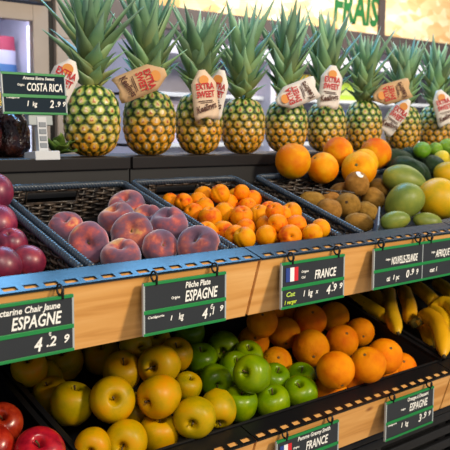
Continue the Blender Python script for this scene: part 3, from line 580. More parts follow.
for i, p in enumerate(BAN):
    if BL[i]: tag(banana(p, .0195), BL[i], 'banana', 'loose bananas in the right tray')
bb = empty('banana_bunch', BAN[4][0]); tag(bb, 'front bunch of yellow bananas curving towards the metal lip', 'banana bunch')
for i in (4, 5, 9): banana(BAN[i], .0205, bb, bb.location, .26)
MB().tube([(-.004, .012, -.004), (.012, .002, .006), (.034, .0, .014)], [.012, .015, .011], 8).build('bunch_crown', plain('banana_crown', (120, 104, 40), .7), bb, True)

# ------------------------------------------------------------------ pineapples
def pine_mat():
    m, n, l, b = new_mat('pineapple_rind')
    at = n.new('ShaderNodeAttribute'); at.attribute_name = 'eye'; oi = n.new('ShaderNodeObjectInfo')
    sp = n.new('ShaderNodeSeparateColor'); l.new(at.outputs['Color'], sp.inputs[0])
    def ramp(stops):
        cr = n.new('ShaderNodeValToRGB'); e = cr.color_ramp.elements
        e[0].position = stops[0][0]; e[0].color = lin(stops[0][1]); e[1].position = stops[-1][0]; e[1].color = lin(stops[-1][1])
        for p, c in stops[1:-1]:
            k = e.new(p); k.color = lin(c)
        l.new(sp.outputs[0], cr.inputs[0]); return cr.outputs[0]
    green = ramp([(0, (206, 184, 110)), (.35, (200, 192, 112)), (.62, (168, 176, 88)), (.80, (96, 128, 44)), (.93, (48, 84, 28)), (1, (26, 46, 18))])
    gold = ramp([(0, (214, 142, 40)), (.45, (232, 164, 34)), (.72, (216, 146, 26)), (.88, (150, 112, 28)), (1, (60, 66, 20))])
    tc = n.new('ShaderNodeTexCoord'); nz = n.new('ShaderNodeTexNoise'); nz.inputs['Scale'].default_value = 16; nz.inputs['Detail'].default_value = 3; l.new(tc.outputs['Object'], nz.inputs['Vector'])
    a = n.new('ShaderNodeMath'); a.operation = 'MULTIPLY_ADD'; a.inputs[1].default_value = .8; l.new(nz.outputs[0], a.inputs[0]); l.new(sp.outputs[1], a.inputs[2])
    a2 = n.new('ShaderNodeMath'); a2.operation = 'MULTIPLY_ADD'; a2.inputs[1].default_value = .30; l.new(oi.outputs['Random'], a2.inputs[0]); l.new(a.outputs[0], a2.inputs[2])
    mr = n.new('ShaderNodeMapRange'); mr.inputs[1].default_value = .82; mr.inputs[2].default_value = 1.22; mr.inputs[3].default_value = 1; mr.inputs[4].default_value = 0; l.new(a2.outputs[0], mr.inputs[0])
    mx = n.new('ShaderNodeMix'); mx.data_type = 'RGBA'; l.new(mr.outputs[0], mx.inputs[0]); l.new(green, mx.inputs[6]); l.new(gold, mx.inputs[7])
    nz2 = n.new('ShaderNodeTexNoise'); nz2.inputs['Scale'].default_value = 90; l.new(tc.outputs['Object'], nz2.inputs['Vector'])
    bc = n.new('ShaderNodeValToRGB'); e = bc.color_ramp.elements; e[0].position = .42; e[0].color = lin((172, 92, 52)); e[1].position = .62; e[1].color = lin((240, 224, 190)); l.new(nz2.outputs[0], bc.inputs[0])
    mb_ = n.new('ShaderNodeMix'); mb_.data_type = 'RGBA'; l.new(sp.outputs[2], mb_.inputs[0]); l.new(mx.outputs[2], mb_.inputs[6]); l.new(bc.outputs[0], mb_.inputs[7])
    hs = n.new('ShaderNodeHueSaturation'); l.new(mb_.outputs[2], hs.inputs['Color'])
    a = n.new('ShaderNodeMath'); a.operation = 'MULTIPLY_ADD'; a.inputs[1].default_value = .25; a.inputs[2].default_value = .85; l.new(oi.outputs['Random'], a.inputs[0]); l.new(a.outputs[0], hs.inputs['Value'])
    l.new(hs.outputs[0], b.inputs['Base Color']); b.inputs['Roughness'].default_value = .38
    return m
def leaf_mat():
    m, n, l, b = new_mat('pineapple_leaf')
    at = n.new('ShaderNodeAttribute'); at.attribute_name = 'along'; sp = n.new('ShaderNodeSeparateColor'); l.new(at.outputs['Color'], sp.inputs[0])
    cr = n.new('ShaderNodeValToRGB'); e = cr.color_ramp.elements; e[0].position = 0; e[0].color = lin((140, 142, 84)); e[1].position = 1; e[1].color = lin((190, 206, 180))
    for p, c in ((.22, (116, 136, 80)), (.5, (112, 152, 112)), (.78, (146, 186, 160))): k = e.new(p); k.color = lin(c)
    l.new(sp.outputs[0], cr.inputs[0])
    tc = n.new('ShaderNodeTexCoord'); nz = n.new('ShaderNodeTexNoise'); nz.inputs['Scale'].default_value = 30; l.new(tc.outputs['Object'], nz.inputs['Vector'])
    hs = n.new('ShaderNodeHueSaturation'); l.new(cr.outputs[0], hs.inputs['Color'])
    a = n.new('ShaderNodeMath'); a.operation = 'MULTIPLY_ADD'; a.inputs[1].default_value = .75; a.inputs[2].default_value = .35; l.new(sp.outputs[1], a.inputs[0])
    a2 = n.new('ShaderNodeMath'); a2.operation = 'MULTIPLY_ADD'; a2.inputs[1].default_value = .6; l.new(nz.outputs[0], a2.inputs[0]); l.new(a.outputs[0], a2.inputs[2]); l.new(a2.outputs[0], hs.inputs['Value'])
    a3 = n.new('ShaderNodeMath'); a3.operation = 'MULTIPLY_ADD'; a3.inputs[1].default_value = -.06; a3.inputs[2].default_value = .53; l.new(sp.outputs[2], a3.inputs[0]); l.new(a3.outputs[0], hs.inputs['Hue'])
    l.new(hs.outputs[0], b.inputs['Base Color']); b.inputs['Roughness'].default_value = .42; b.inputs['Specular IOR Level'].default_value = .5
    return m
M_pine, M_leaf = pine_mat(), leaf_mat()
def color_attr(me, name, vals):
    a = me.color_attributes.new(name, 'FLOAT_COLOR', 'POINT'); flat = []
    for c in vals: flat += [c[0], c[1], c[2], 1]
    a.data.foreach_set('color', flat)
def pine_body(H=.152, R=.0545, seed=0):
    nu, nv = 176, 110; verts = []; faces = []; cols = []; rnd = random.Random(seed)
    cols_n = 13; cell = 2*math.pi*R/cols_n; rowh = cell*.74
    for i in range(nv+1):
        t = i/nv; zz = t*H
        prof = R*(1-abs(2*t-1.0)**3.0*.52)
        if t < .06: prof *= .80+.2*(t/.06)
        if t > .94: prof *= .62+.38*((1-t)/.06)
        if i in (0, nv): prof = .006
        for j in range(nu):
            ph = 2*math.pi*j/nu; best = 9; bc = None; r0 = round(zz/rowh)
            for rr in (r0-1, r0, r0+1):
                off = (rr % 2)*.5+rr*.10; c0 = round(ph/(2*math.pi)*cols_n-off)
                for cc in (c0-1, c0, c0+1):
                    px = (cc+off)/cols_n*2*math.pi*R-ph*R; pz = rr*rowh-zz
                    ax, az = abs(px)/cell, abs(pz)/rowh
                    d = max(ax*1.02+az*.50, az*.93)                      # six-sided eye
                    if d < best: best = d; bc = (rr, cc % cols_n, -pz/rowh, px/cell)
            e = min(1, best/.52); jit = math.sin(bc[0]*12.9+bc[1]*78.2+seed)*.5+.5
            bump = .0030*(1-e**7)-.0016
            dz, dx = bc[2], abs(bc[3])
            br = max(0, 1-dx/(.05+.26*(.30-dz))) if -.22 < dz < .30 else 0   # dry pointed bract over the eye
            br = max(0, min(1, br*2.2))
            bump += .0013*br*(.4+max(0, .3-abs(dz)))
            r = prof+bump*min(1, prof/R*1.3)
            verts.append((r*math.cos(ph), r*math.sin(ph), zz)); cols.append((max(0, min(1, e+.16*(rnd.random()-.5)+.12*(jit-.5))), t, br))
    for i in range(nv):
        for j in range(nu): faces.append((i*nu+j, i*nu+(j+1) % nu, (i+1)*nu+(j+1) % nu, (i+1)*nu+j))
    o = mesh_obj('rind', verts, faces, M_pine); color_attr(o.data, 'eye', cols); return o
def crown(seed, H=.19, n=50, spread=1.0, top=.152):
    rnd = random.Random(seed); verts = []; faces = []; cols = []; core = .42*H
    for k in range(n):
        f = k/(n-1); ph = k*2.39996+rnd.uniform(-.25, .25)
        z0 = top-.008+core*f; rb = .016*(1-f*.75)
        L = H*(.20+.56*min(1, f*1.5)**1.2)*rnd.uniform(.8, 1.15)
        if f > .8: L = H*.60*rnd.uniform(.85, 1.1)
        el = math.radians(36+42*f+rnd.uniform(-10, 10)); el = min(el, math.radians(88))
        curl = spread*(1-.75*f)*rnd.uniform(.5, 1.3)
        wd = .0155*rnd.uniform(.85, 1.2)*(.9+.15*math.sin(math.pi*f)); rdir = Vector((math.cos(ph), math.sin(ph), 0)); tdir = Vector((-math.sin(ph), math.cos(ph), 0))
        tw = rnd.uniform(-.5, .5); sd = rnd.uniform(-.25, .25)
        p = rdir*rb+Vector((0, 0, z0)); ns = 9; b0 = len(verts); rv = rnd.random(); rh = rnd.random(); a = el
        for i in range(ns+1):
            t = i/ns; rd = (rdir+tdir*sd*t).normalized(); d = rd*math.cos(a)+Vector((0, 0, 1))*math.sin(a); nrm = -rd*math.sin(a)+Vector((0, 0, 1))*math.cos(a)
            td = (tdir*math.cos(tw*t)+nrm*math.sin(tw*t)); nn = d.cross(td)*-1
            wv = wd*(.80+.45*math.sin(math.pi*min(1, t*1.3+.05)))*(1-t**1.9)+.0003
            for s in (-1, -.5, 0, .5, 1):
                q = p+td*(s*wv)+nrm*(abs(s)**1.6*wv*.5)
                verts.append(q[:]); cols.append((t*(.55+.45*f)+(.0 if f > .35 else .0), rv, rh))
            p = p+d*(L/ns)
            a += (math.radians(26)*(1-f)-curl*math.radians(28)*(2.2*t))/ns
        for i in range(ns):
            for j in range(4): faces.append((b0+i*5+j, b0+i*5+j+1, b0+(i+1)*5+j+1, b0+(i+1)*5+j))
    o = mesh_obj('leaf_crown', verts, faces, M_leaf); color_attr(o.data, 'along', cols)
    s = o.modifiers.new('thick', 'SOLIDIFY'); s.thickness = .0011
    return o
M_kraft = plain('kraft_card', (206, 168, 124), .8); M_blush = plain('blush_card', (226, 200, 172), .75); M_card = plain('white_card', (232, 224, 216), .75)
M_red = plain('red_print', (196, 30, 34), .6); M_ink = plain('brown_print', (84, 46, 34), .7); M_pic = plain('orange_print', (226, 150, 70), .6); M_mag = plain('plum_print', (150, 36, 66), .6)
def hang_tag(parent, loc, roll, cardm, yaw=-.55, pitch=0.0, w_=.056, h_=.105, bend=.006, topm=None):
    """upright pentagon card; local x right, y up, z towards the viewer"""
    rotm = Matrix.Rotation(yaw, 4, 'Z') @ Matrix.Rotation(math.pi/2+pitch, 4, 'X') @ Matrix.Rotation(roll, 4, 'Z')
    out = []; W, Hh = w_/2, h_/2
    nY = 14; verts = []; faces = []
    for i in range(nY+1):
        y = -Hh+h_*i/nY; t = i/nY; ww = W if t < .72 else W*(1-.72*((t-.72)/.28))
        if i == 0: ww = W*.92
        for s in (-1, -.5, 0, .5, 1):
            yy = y+(.004*math.sin(s*9+1) if i == 0 else 0)
            verts.append((s*ww, yy, bend*math.cos(s*1.3)+bend*.8*math.sin(t*3)))
    for i in range(nY):
        for j in range(4): faces.append((i*5+j, i*5+j+1, (i+1)*5+j+1, (i+1)*5+j))
    o = mesh_obj('hang_tag', verts, faces, cardm, parent); sm = o.modifiers.new('thick', 'SOLIDIFY'); sm.thickness = .0006; sm.offset = -1
    o.matrix_local = Matrix.Translation(Vector(loc)) @ rotm
    zt = bend*1.8+.0008
    v, f = [], []
    pm_ = MB(); pm_.add([(.011*math.cos(a), Hh*.58+.010*math.sin(a), zt) for a in [2*math.pi*j/16 for j in range(16)]], [tuple(range(16))]); pm_.build('printed_fruit', M_pic, o)
    text('EXTRA', .0135, M_red, o, (-.019, .0105, zt), (0, 0, 0), 'printed_claim', 0, .03, .040)
    text('SWEET', .0135, M_red, o, (-.019, -.0065, zt), (0, 0, 0), 'printed_claim', 0, .03, .040)
    MB().box(-.017, .015, -.0150, -.0132, zt-.0003, zt).build('printed_line', M_ink, o); MB().box(-.012, .017, -.0185, -.0170, zt-.0003, zt).build('printed_line', M_ink, o)
    text('Keelings', .014, M_ink, o, (-.022, -.040, zt), (0, 0, .22), 'printed_name', .2, .03, .046)
    return o
PB = [pine_body(seed=1), pine_body(.150, .0545, 2)]
PINE = [ # x, radius scale, height scale, crown height, spread, seed, label, tags[(dx, dy, z, roll, card)]
 (.893, 1.04, .95, .235, 1.1, 11, 'largest pineapple at the left, beside the price sign on its foot', ),
 (1.038, 1.02, .93, .235, .9, 12, 'second pineapple from the left, with a brown kraft tag on its shoulder'),
 (1.177, .96, .92, .195, 1.1, 13, 'third pineapple from the left, with a folded white tag'),
 (1.314, .95, .88, .215, 1.0, 14, 'fourth pineapple from the left, without a tag, with greenish rind'),
 (1.462, .96, .88, .225, .9, 15, 'fifth pineapple from the left, with a tilted white tag'),
 (1.613, .94, .88, .240, .9, 16, 'sixth pineapple from the left, with an upright white and kraft tag'),
 (1.768, .92, .92, .19, .8, 17, 'seventh pineapple from the left, without a tag, with dark green rind'),
 (1.948, .93, .88, .19, .7, 18, 'eighth pineapple from the left, behind a kraft tag and a folded white tag'),
 (2.112, .92, .90, .195, .8, 19, 'pineapple farthest right, with a pale tag at the photo edge')]
roots = []
for i, (x, rs, hs, ch, spr, seed, lab) in enumerate(PINE):
    r = empty('pineapple', (x, 1.42, 1.2462), (0, 0, seed*.9)); tag(r, lab, 'pineapple', 'pineapples on the back ledge'); roots.append(r)
    if i < 2: b_ = PB[i]
    else: b_ = PB[i % 2].copy(); C.objects.link(b_)
    b_.parent = r; b_.scale = (rs, rs, hs); b_.rotation_euler = (0, 0, seed*1.7)
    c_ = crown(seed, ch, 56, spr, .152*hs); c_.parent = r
def tg(i, x, y, z, roll, card, **k):
    r = roots[i]; a = -r.rotation_euler.z; d = Vector((x, y, z))-r.location; loc = Matrix.Rotation(a, 3, 'Z') @ d
    return hang_tag(r, loc, roll, card, yaw=k.pop('yaw', -.62)+a, **k)
tg(0, .806, 1.385, 1.392, -.45, M_card, w_=.052, h_=.09)
tg(1, .968, 1.350, 1.398, -1.18, M_kraft)
tg(2, 1.135, 1.352, 1.378, .12, M_blush, yaw=-.45)
tg(2, 1.176, 1.358, 1.382, -.25, M_card, yaw=-1.05, w_=.05)
tg(4, 1.424, 1.352, 1.388, 1.95, M_card)
tg(5, 1.552, 1.356, 1.412, -.12, M_card, w_=.056)
tg(7, 1.795, 1.350, 1.405, 1.85, M_kraft)
tg(7, 1.822, 1.350, 1.343, -.62, M_card, yaw=-.9, w_=.045, h_=.11)
tg(8, 2.052, 1.356, 1.372, .30, M_card)

# ------------------------------------------------------------------ price signs
def price_sign(name, loc, wd, ht, label, lines, hooks=(), flag=False, stain=None, hook_off=(0, 0), tilt=0, split=None, board=None):
    """lines: (text, height, x from left, z from top, width, material, part name)"""
    r = empty(name, loc, (tilt, 0, 0)); tag(r, label, 'price sign')
    MB().box(0, wd, 0, .0022, -ht, 0, .0006).build('sign_board', board or M_slate, r)
    g = .0042
    MB().box(-.001, wd+.001, -.0016, .003, -g, .0005, .0005).build('green_strip', M_green, r)
    MB().box(-.001, wd+.001, -.0016, .0005, -ht*.52-.006, -ht*.52, .0005).build('green_strip', M_green, r)
    MB().box(-.001, wd+.001, -.0016, .003, -ht-.0005, -ht+.0038, .0005).build('green_strip', M_green, r)
    MB().box(-.0016, .0014, -.0014, .003, -ht, 0, .0005).build('clear_edge', M_clear, r); MB().box(wd-.0014, wd+.0016, -.0014, .003, -ht, 0, .0005).build('clear_edge', M_clear, r)
    if split: MB().box(split-.001, split+.001, -.0010, .001, -ht, 0).build('clear_edge', M_clear, r)
    for (t, h, x, z, w2, m, pn) in lines: text(t, h, m, r, (x, -.0008, -z-h), (math.pi/2, 0, 0), pn, .22, .018, w2)
    for hx in hooks:
        k = MB(); pts = [(hx+.0, -.001+.009*math.sin(a)*.8, .009+.0075*math.cos(a)) for a in [2*math.pi*j/14 for j in range(14)]]
        k.tube(pts, .0017, 6, closed=True); k.tube([(hx+.004, -.002, -.004), (hx+.004, -.003, .010)], .0018, 6); k.build('hook', M_black, r, True)
    if flag:
        fx, fz, fw, fh = flag
        for q, c in enumerate(((38, 64, 140), (236, 236, 236), (206, 36, 46))):
            MB().box(fx+fw*q/3, fx+fw*(q+1)/3, -.0012, 0, -fz-fh, -fz).build('flag_stripe', plain('flag_colour', c, .5), r)
    return r
W = M_white
ys = .9405
price_sign('price_sign', (.385, ys, 1.3-.2225), .172, .078, 'price sign at the left for the nectarines, reading ESPAGNE and 4.29',
    [('Nectarine Chair Jaune', .0085, .050, .0075, .102, W, 'product_name'), ('ESPAGNE', .0165, .080, .020, .074, W, 'origin_text'), ('B', .016, .044, .022, .008, plain('yellow_letter', (220, 190, 60), .6), 'grade_letter'), ('4', .018, .112, .052, .012, W, 'price_text'), ('.2', .013, .130, .053, .015, W, 'price_text'), ('9', .011, .156, .054, .008, W, 'price_text'), ('€', .007, .134, .045, .005, W, 'price_text'), ('cat', .006, .05, .054, .010, W, 'small_text'), ('kg', .007, .05, .064, .009, W, 'small_text')], (.152,))
price_sign('price_sign', (.676, ys, 1.3-.2225), .159, .079, 'price sign for the flat peaches, reading Pêche Plate ESPAGNE',
    [('Pêche Plate', .009, .077, .007, .050, W, 'product_name'), ('ESPAGNE', .0165, .076, .0205, .066, W, 'origin_text'), ('Origine', .004, .050, .026, .016, W, 'small_text'), ('Catégorie', .0035, .006, .0505, .030, W, 'small_text'), ('1', .007, .046, .055, .004, W, 'small_text'), ('kg', .010, .064, .053, .010, W, 'small_text'), ('4', .016, .110, .0535, .011, W, 'price_text'), (',1', .012, .126, .053, .010, W, 'price_text'), ('9', .009, .146, .053, .007, W, 'price_text'), ('€', .007, .127, .049, .006, W, 'price_text')], (.018, .136))
price_sign('price_sign', (.963, ys, 1.3-.2225), .162, .080, 'price sign with a French flag for the apricots, reading FRANCE 4.99',
    [('FRANCE', .0155, .082, .021, .058, W, 'origin_text'), ('Origine', .004, .048, .018, .018, W, 'small_text'), ('Cal', .004, .048, .028, .010, W, 'small_text'), ('kg', .011, .066, .054, .012, W, 'small_text'), ('1', .010, .052, .054, .004, W, 'small_text'), ('x', .008, .086, .055, .008, W, 'small_text'), ('4', .016, .114, .0525, .011, W, 'price_text'), ('.9', .013, .128, .0515, .014, W, 'price_text'), ('9', .010, .149, .052, .008, W, 'price_text'), ('€', .006, .130, .046, .005, W, 'price_text'),
     ('Cat', .008, .010, .052, .022, plain('pale_green_letter', (190, 220, 90), .6), 'category_text'), ('1 verger', .007, .006, .066, .030, plain('pale_green_letter', (200, 220, 60), .6), 'category_text')], (.021, .141), flag=(.010, .010, .030, .024))
price_sign('price_sign', (1.213, ys, 1.3-.2215), .335, .079, 'wide double price sign below the mangoes, reading NOUVELLE-ZELANDE 0.99 and AFRIQUE',
    [('NOUVELLE-ZELANDE', .0145, .054, .021, .086, W, 'origin_text'), ('Origine', .004, .036, .022, .014, W, 'small_text'), ('0', .015, .102, .052, .010, W, 'price_text'), ('.9', .012, .116, .051, .013, W, 'price_text'), ('9', .011, .136, .053, .007, W, 'price_text'), ('cat', .010, .040, .057, .011, W, 'small_text'), ('1', .009, .058, .057, .005, W, 'small_text'), ('pc', .010, .070, .057, .011, W, 'small_text'), ('AFRIQUE', .0145, .204, .021, .052, W, 'origin_text'), ('Origine', .004, .188, .022, .013, W, 'small_text'), ('cat 1', .009, .184, .056, .026, W, 'small_text')], (.020, .140, .180), split=.158)
yl = .9725
price_sign('price_sign', (.990, yl, 1.3-.5535), .168, .082, 'lower price sign with a French flag under the green apples, cut by the photo bottom',
    [('Pomme Granny Smith', .0075, .054, .006, .090, W, 'product_name'), ('FRANCE', .016, .076, .0205, .062, W, 'origin_text'), ('Origine', .004, .042, .022, .016, W, 'small_text')], (.020, .143), flag=(.008, .012, .030, .024))
price_sign('price_sign', (1.309, yl, 1.3-.5535), .168, .083, 'lower price sign under the oranges, reading ESPAGNE and 3.99',
    [('Orange à Dessert', .008, .072, .006, .076, W, 'product_name'), ('ESPAGNE', .016, .080, .0205, .066, W, 'origin_text'), ('Origine', .004, .050, .025, .016, W, 'small_text'), ('Catégorie', .0035, .006, .050, .030, W, 'small_text'), ('1', .010, .050, .056, .005, W, 'small_text'), ('kg', .010, .066, .056, .012, W, 'small_text'), ('3', .016, .114, .0525, .011, W, 'price_text'), ('.9', .013, .129, .0515, .014, W, 'price_text'), ('9', .010, .150, .053, .008, W, 'price_text')], (.018, .150))
ps = price_sign('price_sign', (.672, 1.372, 1.4035), .130, .076, 'price sign on a white foot at the left, reading COSTA RICA and 2.99',
    [('Ananas Extra Sweet', .0058, .042, .006, .066, W, 'product_name'), ('COSTA RICA', .0145, .048, .018, .074, W, 'origin_text'), ('Origine', .004, .030, .020, .014, W, 'small_text'), ('Catégorie', .0035, .006, .044, .026, W, 'small_text'), ('1', .010, .045, .051, .004, W, 'small_text'), ('kg', .009, .058, .052, .010, W, 'small_text'), ('2', .014, .094, .049, .009, W, 'price_text'), ('.9', .010, .106, .051, .011, W, 'price_text'), ('9', .009, .121, .051, .006, W, 'price_text')], (), tilt=-.10, board=plain('teal_slate', (16, 34, 48), .6, 0, .15))
MB().box(.050, .100, .002, .012, -.096, -.076, .002).build('sign_clamp', M_clear, ps)
MB().box(.066, .086, .0, .012, -.148, -.080, .0015).build('post', M_grey, ps)
for z in (-.095, -.108, -.121, -.134): MB().box(.069, .083, -.0015, 0, z-.0045, z+.0045, .0004).build('post_window', plain('post_recess', (120, 128, 138), .4), ps)
MB().box(.050, .102, -.014, .030, -.1625, -.145, .002).build('foot', M_grey, ps)

# ------------------------------------------------------------------ things beside the pineapples on the ledge
def bag(name, loc, sx, sy, sz, m, seed, label, cat, amp=.18):
    v, f = lathe([(0, 0), (.6, .0), (.95, .15), (1, .4), (.9, .7), (.6, .92), (.25, 1.0), (0, 1.0)], 40, 30)
    v = [Vector(p) for p in v]; out = []
    for p in v:
        d = noise.noise(p*2.2+Vector((seed, 0, 0)))*amp+noise.noise(p*6+Vector((0, seed, 0)))*amp*.45
        out.append(((p.x*(1+d))*sx, (p.y*(1+d))*sy, p.z*sz*(1+.25*d) if p.z > .02 else p.z*sz))
    o = mesh_obj(name, out, f, m); o.location = loc; return tag(o, label, cat)
M_bag = fruit_mat('dark_glossy_film', [(.35, (24, 18, 22)), (.55, (60, 28, 26)), (.66, (120, 50, 34)), (.75, (70, 62, 70))], 24, .22, .6, .4, 30)
bag('produce_bag', (.655, 1.455, 1.246), .05, .045, .115, M_bag, 3, 'dark glossy bag of dates beside the foot of the price sign', 'bag')
bag('produce_bag', (.735, 1.47, 1.246), .038, .04, .095, M_bag, 9, 'dark glossy bag half hidden behind the price sign post', 'bag')
lf = empty('leafy_bunch', (.815, 1.425, 1.246)); tag(lf, 'small bunch of green leaves lying left of the largest pineapple', 'leafy greens')
M_lf = fruit_mat('leafy_green', [(.3, (48, 70, 24)), (.6, (84, 112, 40)), (.8, (130, 150, 70))], 30, .5)
for k in range(9):
    rnd = random.Random(k); a = math.radians(200+k*25); L = .05*rnd.uniform(.8, 1.3); el = rnd.uniform(.1, 1.0); v = []; f = []
    for i in range(8):
        t = i/7
        for s in (-1, 0, 1):
            x = L*t*math.cos(el); z = .004+L*t*math.sin(el)*(1-.25*t); w_ = s*.013*math.sin(math.pi*min(1, t*.9+.1)); v.append((x*math.cos(a)-w_*math.sin(a), x*math.sin(a)+w_*math.cos(a), z+abs(s)*.004+.003*math.sin(t*9)*s))
    for i in range(7):
        for j in range(2): f.append((i*3+j, i*3+j+1, i*3+4+j, i*3+3+j))
    o = mesh_obj('leaf', v, f, M_lf, lf); o.modifiers.new('thick', 'SOLIDIFY').thickness = .0008

# ------------------------------------------------------------------ shop behind: freezer, cold cabinet, sign board
M_beige = plain('beige_cabinet_paint', (176, 160, 146), .5); M_lav = plain('lavender_white_panel', (206, 204, 220), .5)
fz = empty('freezer_cabinet', (.9, 2.4, 0)); tag(fz, 'beige glass door freezer cabinet at the top left', 'freezer')
# window opening x .9..1.29 (local 0..0.39), z 1.15..1.64
MB().box(-.5, .392, 0, .03, 1.648, 1.70, .003).build('door_frame', M_beige, fz)
MB().box(.392, .448, 0, .03, .3, 1.70, .003).build('door_frame', M_beige, fz)
MB().box(-.5, .392, 0, .03, .3, 1.05, .003).build('door_frame', M_beige, fz)
MB().box(-.5, .448, -.02, .04, 1.715, 2.05, .004).build('header_panel', plain('header_paint', (196, 178, 158), .5), fz)
MB().box(.470, .62, -.01, .55, 1.60, 2.05, .004).build('side_panel', M_beige, fz); MB().box(.470, .60, -.01, .55, .0, 1.60, .004).build('side_panel', M_beige, fz)
MB().box(.450, .470, .01, .5, .0, 2.05).build('door_gap', M_black, fz)
MB().box(-.5, .45, .50, .52, .3, 1.70).build('back_wall', M_lav, fz); MB().box(-.5, .45, .03, .5, 1.68, 1.69).build('inner_roof', M_lav, fz)
MB().box(.425, .445, .03, .5, .3, 1.70).build('inner_wall', M_lav, fz); MB().box(-.5, .425, .05, .5, 1.36, 1.375).build('freezer_shelf', M_grey, fz)
M_lamp = plain('lit_tube', (226, 232, 255), .5, emit=1.1)
MB().box(.404, .422, .04, .07, 1.10, 1.64, .004).build('lamp_tube', M_lamp, fz)
gm, n, l, b = new_mat('door_glass'); b.inputs['Transmission Weight'].default_value = 1; b.inputs['Roughness'].default_value = .02; b.inputs['IOR'].default_value = 1.02; b.inputs['Base Color'].default_value = (.93, .94, 1, 1)
MB().box(-.5, .392, .012, .016, 1.05, 1.648).build('door_glass', gm, fz)
d = bpy.data.lights.new('freezer_fill_light', 'AREA'); d.shape = 'RECTANGLE'; d.size = .8; d.size_y = .05; d.energy = 1.5; d.color = (.84, .86, 1); o = bpy.data.objects.new('freezer_fill_light', d); C.objects.link(o); o.location = (.9, 2.452, 1.672); o.rotation_euler = (.35, 0, 0)  # added area light, hidden behind the header, brightens the freezer interior
def packet(loc, sx, sz, cols, label):
    r = empty('snack_bag', loc); tag(r, label, 'bag')
    h = sz/len(cols)
    for k, c in enumerate(cols):
        v = []; f = []
        for i in range(5):
            for j in range(17):
                a = 2*math.pi*j/16; z = h*(k+i/4); q = z/sz; puff = .35+.65*math.sin(math.pi*min(1, max(0, q*.9+.08)))
                v.append((sx/2*math.cos(a)*(.88+.12*puff), .03*math.sin(a)*puff+.004*math.sin(7*a+z*60), z))
        for i in range(4):
            for j in range(16): f.append((i*17+j, i*17+j+1, (i+1)*17+j+1, (i+1)*17+j))
        mesh_obj('printed_band', v, f, plain('packet_print', c, .3), r)
    return r
packet((1.245, 2.56, 1.376), .13, .235, ((226, 196, 90), (226, 214, 206), (84, 134, 190), (206, 206, 222), (176, 66, 88)), 'red, blue and yellow bag inside the glass door freezer')
packet((1.09, 2.56, 1.376), .13, .225, ((226, 196, 90), (226, 214, 206), (84, 134, 190), (176, 66, 88)), 'second bag behind the freezer glass at the photo edge')
# cold cabinet along the back
cc = empty('cold_cabinet', (2.15, 3.0, 0)); tag(cc, 'pale open cold cabinet in the blurred background', 'cold cabinet')
MB().box(0, 4.2, .42, .44, 0, 1.715).build('cabinet_back', M_lav, cc)
MB().box(0, 4.2, .0, .42, 1.655, 1.715, .004).build('cabinet_canopy', M_lav, cc)
for z in (1.46, 1.22, .98): MB().box(0, 4.2, .05, .42, z, z+.02, .003).build('cabinet_shelf', M_grey, cc)
for x in (0, .82, 2.9, 4.16): MB().box(x, x+.04, .0, .42, 0, 1.655, .004).build('cabinet_side', M_lav, cc)
MB().box(0, 4.2, .0, .42, 0, .9, .004).build('cabinet_plinth', M_grey, cc)
def carton(x, y, z, sx, sy, sz, c, label, name='carton'):
    r = empty(name, (x, y, z)); tag(r, label, 'carton')
    MB().box(-sx/2, sx/2, 0, sy, 0, sz, .006).build('box_body', plain('carton_print', c, .4), r)
    MB().box(-sx*.4, sx*.4, -.002, 0, sz*.3, sz*.6).build('box_label', plain('carton_label', tuple(min(255, int(v*.6+90)) for v in c), .4), r)
    MB().box(-sx/2-.003, sx/2+.003, -.003, sy+.003, sz-.012, sz+.003, .003).build('box_lid', plain('carton_lid', tuple(int(v*.9) for v in c), .4), r)
carton(3.34, 3.1, 1.48, .20, .2, .13, (232, 190, 30), 'yellow carton seen between the fifth and sixth pineapple crowns')
carton(3.74, 3.1, 1.48, .24, .2, .10, (176, 204, 70), 'yellow green carton seen between the sixth and seventh pineapple crowns')
carton(3.62, 3.08, 1.24, .26, .2, .18, (60, 96, 150), 'blue carton on the lower cabinet shelf right of the sixth pineapple')
carton(2.95, 3.1, 1.48, .24, .2, .12, (200, 190, 214), 'pale lavender carton behind the third and fourth pineapple crowns')
carton(4.10, 3.1, 1.48, .22, .2, .11, (70, 66, 70), 'dark carton behind the seventh pineapple crown')
carton(4.62, 3.1, 1.48, .42, .2, .12, (52, 50, 54), 'wide dark carton behind the eighth pineapple crown')
carton(4.70, 3.08, 1.24, .42, .2, .18, (226, 224, 228), 'white carton on the lower cabinet shelf behind the right pineapples')
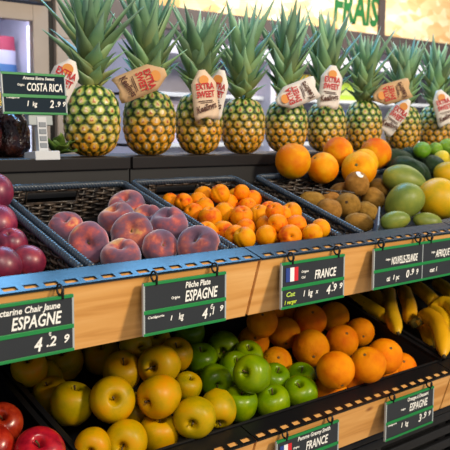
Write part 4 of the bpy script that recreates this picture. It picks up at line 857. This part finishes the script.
carton(2.45, 3.1, 1.24, .24, .2, .2, (190, 180, 200), 'pale carton on the lower cabinet shelf behind the second pineapple')
# chipboard sign with green brush lettering
def osb():
    m, n, l, b = new_mat('chipboard')
    tc = n.new('ShaderNodeTexCoord'); vo = n.new('ShaderNodeTexVoronoi'); vo.inputs['Scale'].default_value = 18; mp = n.new('ShaderNodeMapping'); mp.inputs['Scale'].default_value = (.55, 1, 1.3); l.new(tc.outputs['Object'], mp.inputs[0]); l.new(mp.outputs[0], vo.inputs['Vector'])
    nz = n.new('ShaderNodeTexNoise'); nz.inputs['Scale'].default_value = 2.4; nz.inputs['Detail'].default_value = 4; l.new(mp.outputs[0], nz.inputs['Vector'])
    sp = n.new('ShaderNodeSeparateColor'); l.new(vo.outputs['Color'], sp.inputs[0])
    mm = n.new('ShaderNodeMix'); mm.inputs[0].default_value = .55; l.new(sp.outputs[0], mm.inputs[2]); l.new(nz.outputs[0], mm.inputs[3])
    cr = n.new('ShaderNodeValToRGB'); e = cr.color_ramp.elements; e[0].position = .25; e[0].color = lin((212, 164, 100)); e[1].position = .75; e[1].color = lin((250, 230, 196)); k = e.new(.5); k.color = lin((238, 202, 148)); l.new(mm.outputs[0], cr.inputs[0]); l.new(cr.outputs[0], b.inputs['Base Color']); b.inputs['Roughness'].default_value = .6
    return m
sb = empty('chipboard_sign', (2.2, 3.4, 1.94)); tag(sb, 'long chipboard sign with green brush lettering at the top right', 'sign')
M_osb = osb(); M_frame = plain('dark_sign_frame', (74, 64, 60), .5)
MB().box(0, 2.15, 0, .03, 0, .75).build('board', M_osb, sb); MB().box(2.21, 4.2, 0, .03, 0, .75).build('board', M_osb, sb)
MB().box(-.02, 4.2, -.015, .04, -.115, .0, .004).build('lower_beam', M_frame, sb)
MB().box(2.15, 2.21, -.02, .04, -.01, .76, .004).build('frame_post', M_frame, sb)
text('FRAIS', .19, plain('green_brush_paint', (22, 100, 44), .6), sb, (1.70, -.004, .055), (math.pi/2, 0, 0), 'lettering', .12, .035, .45)
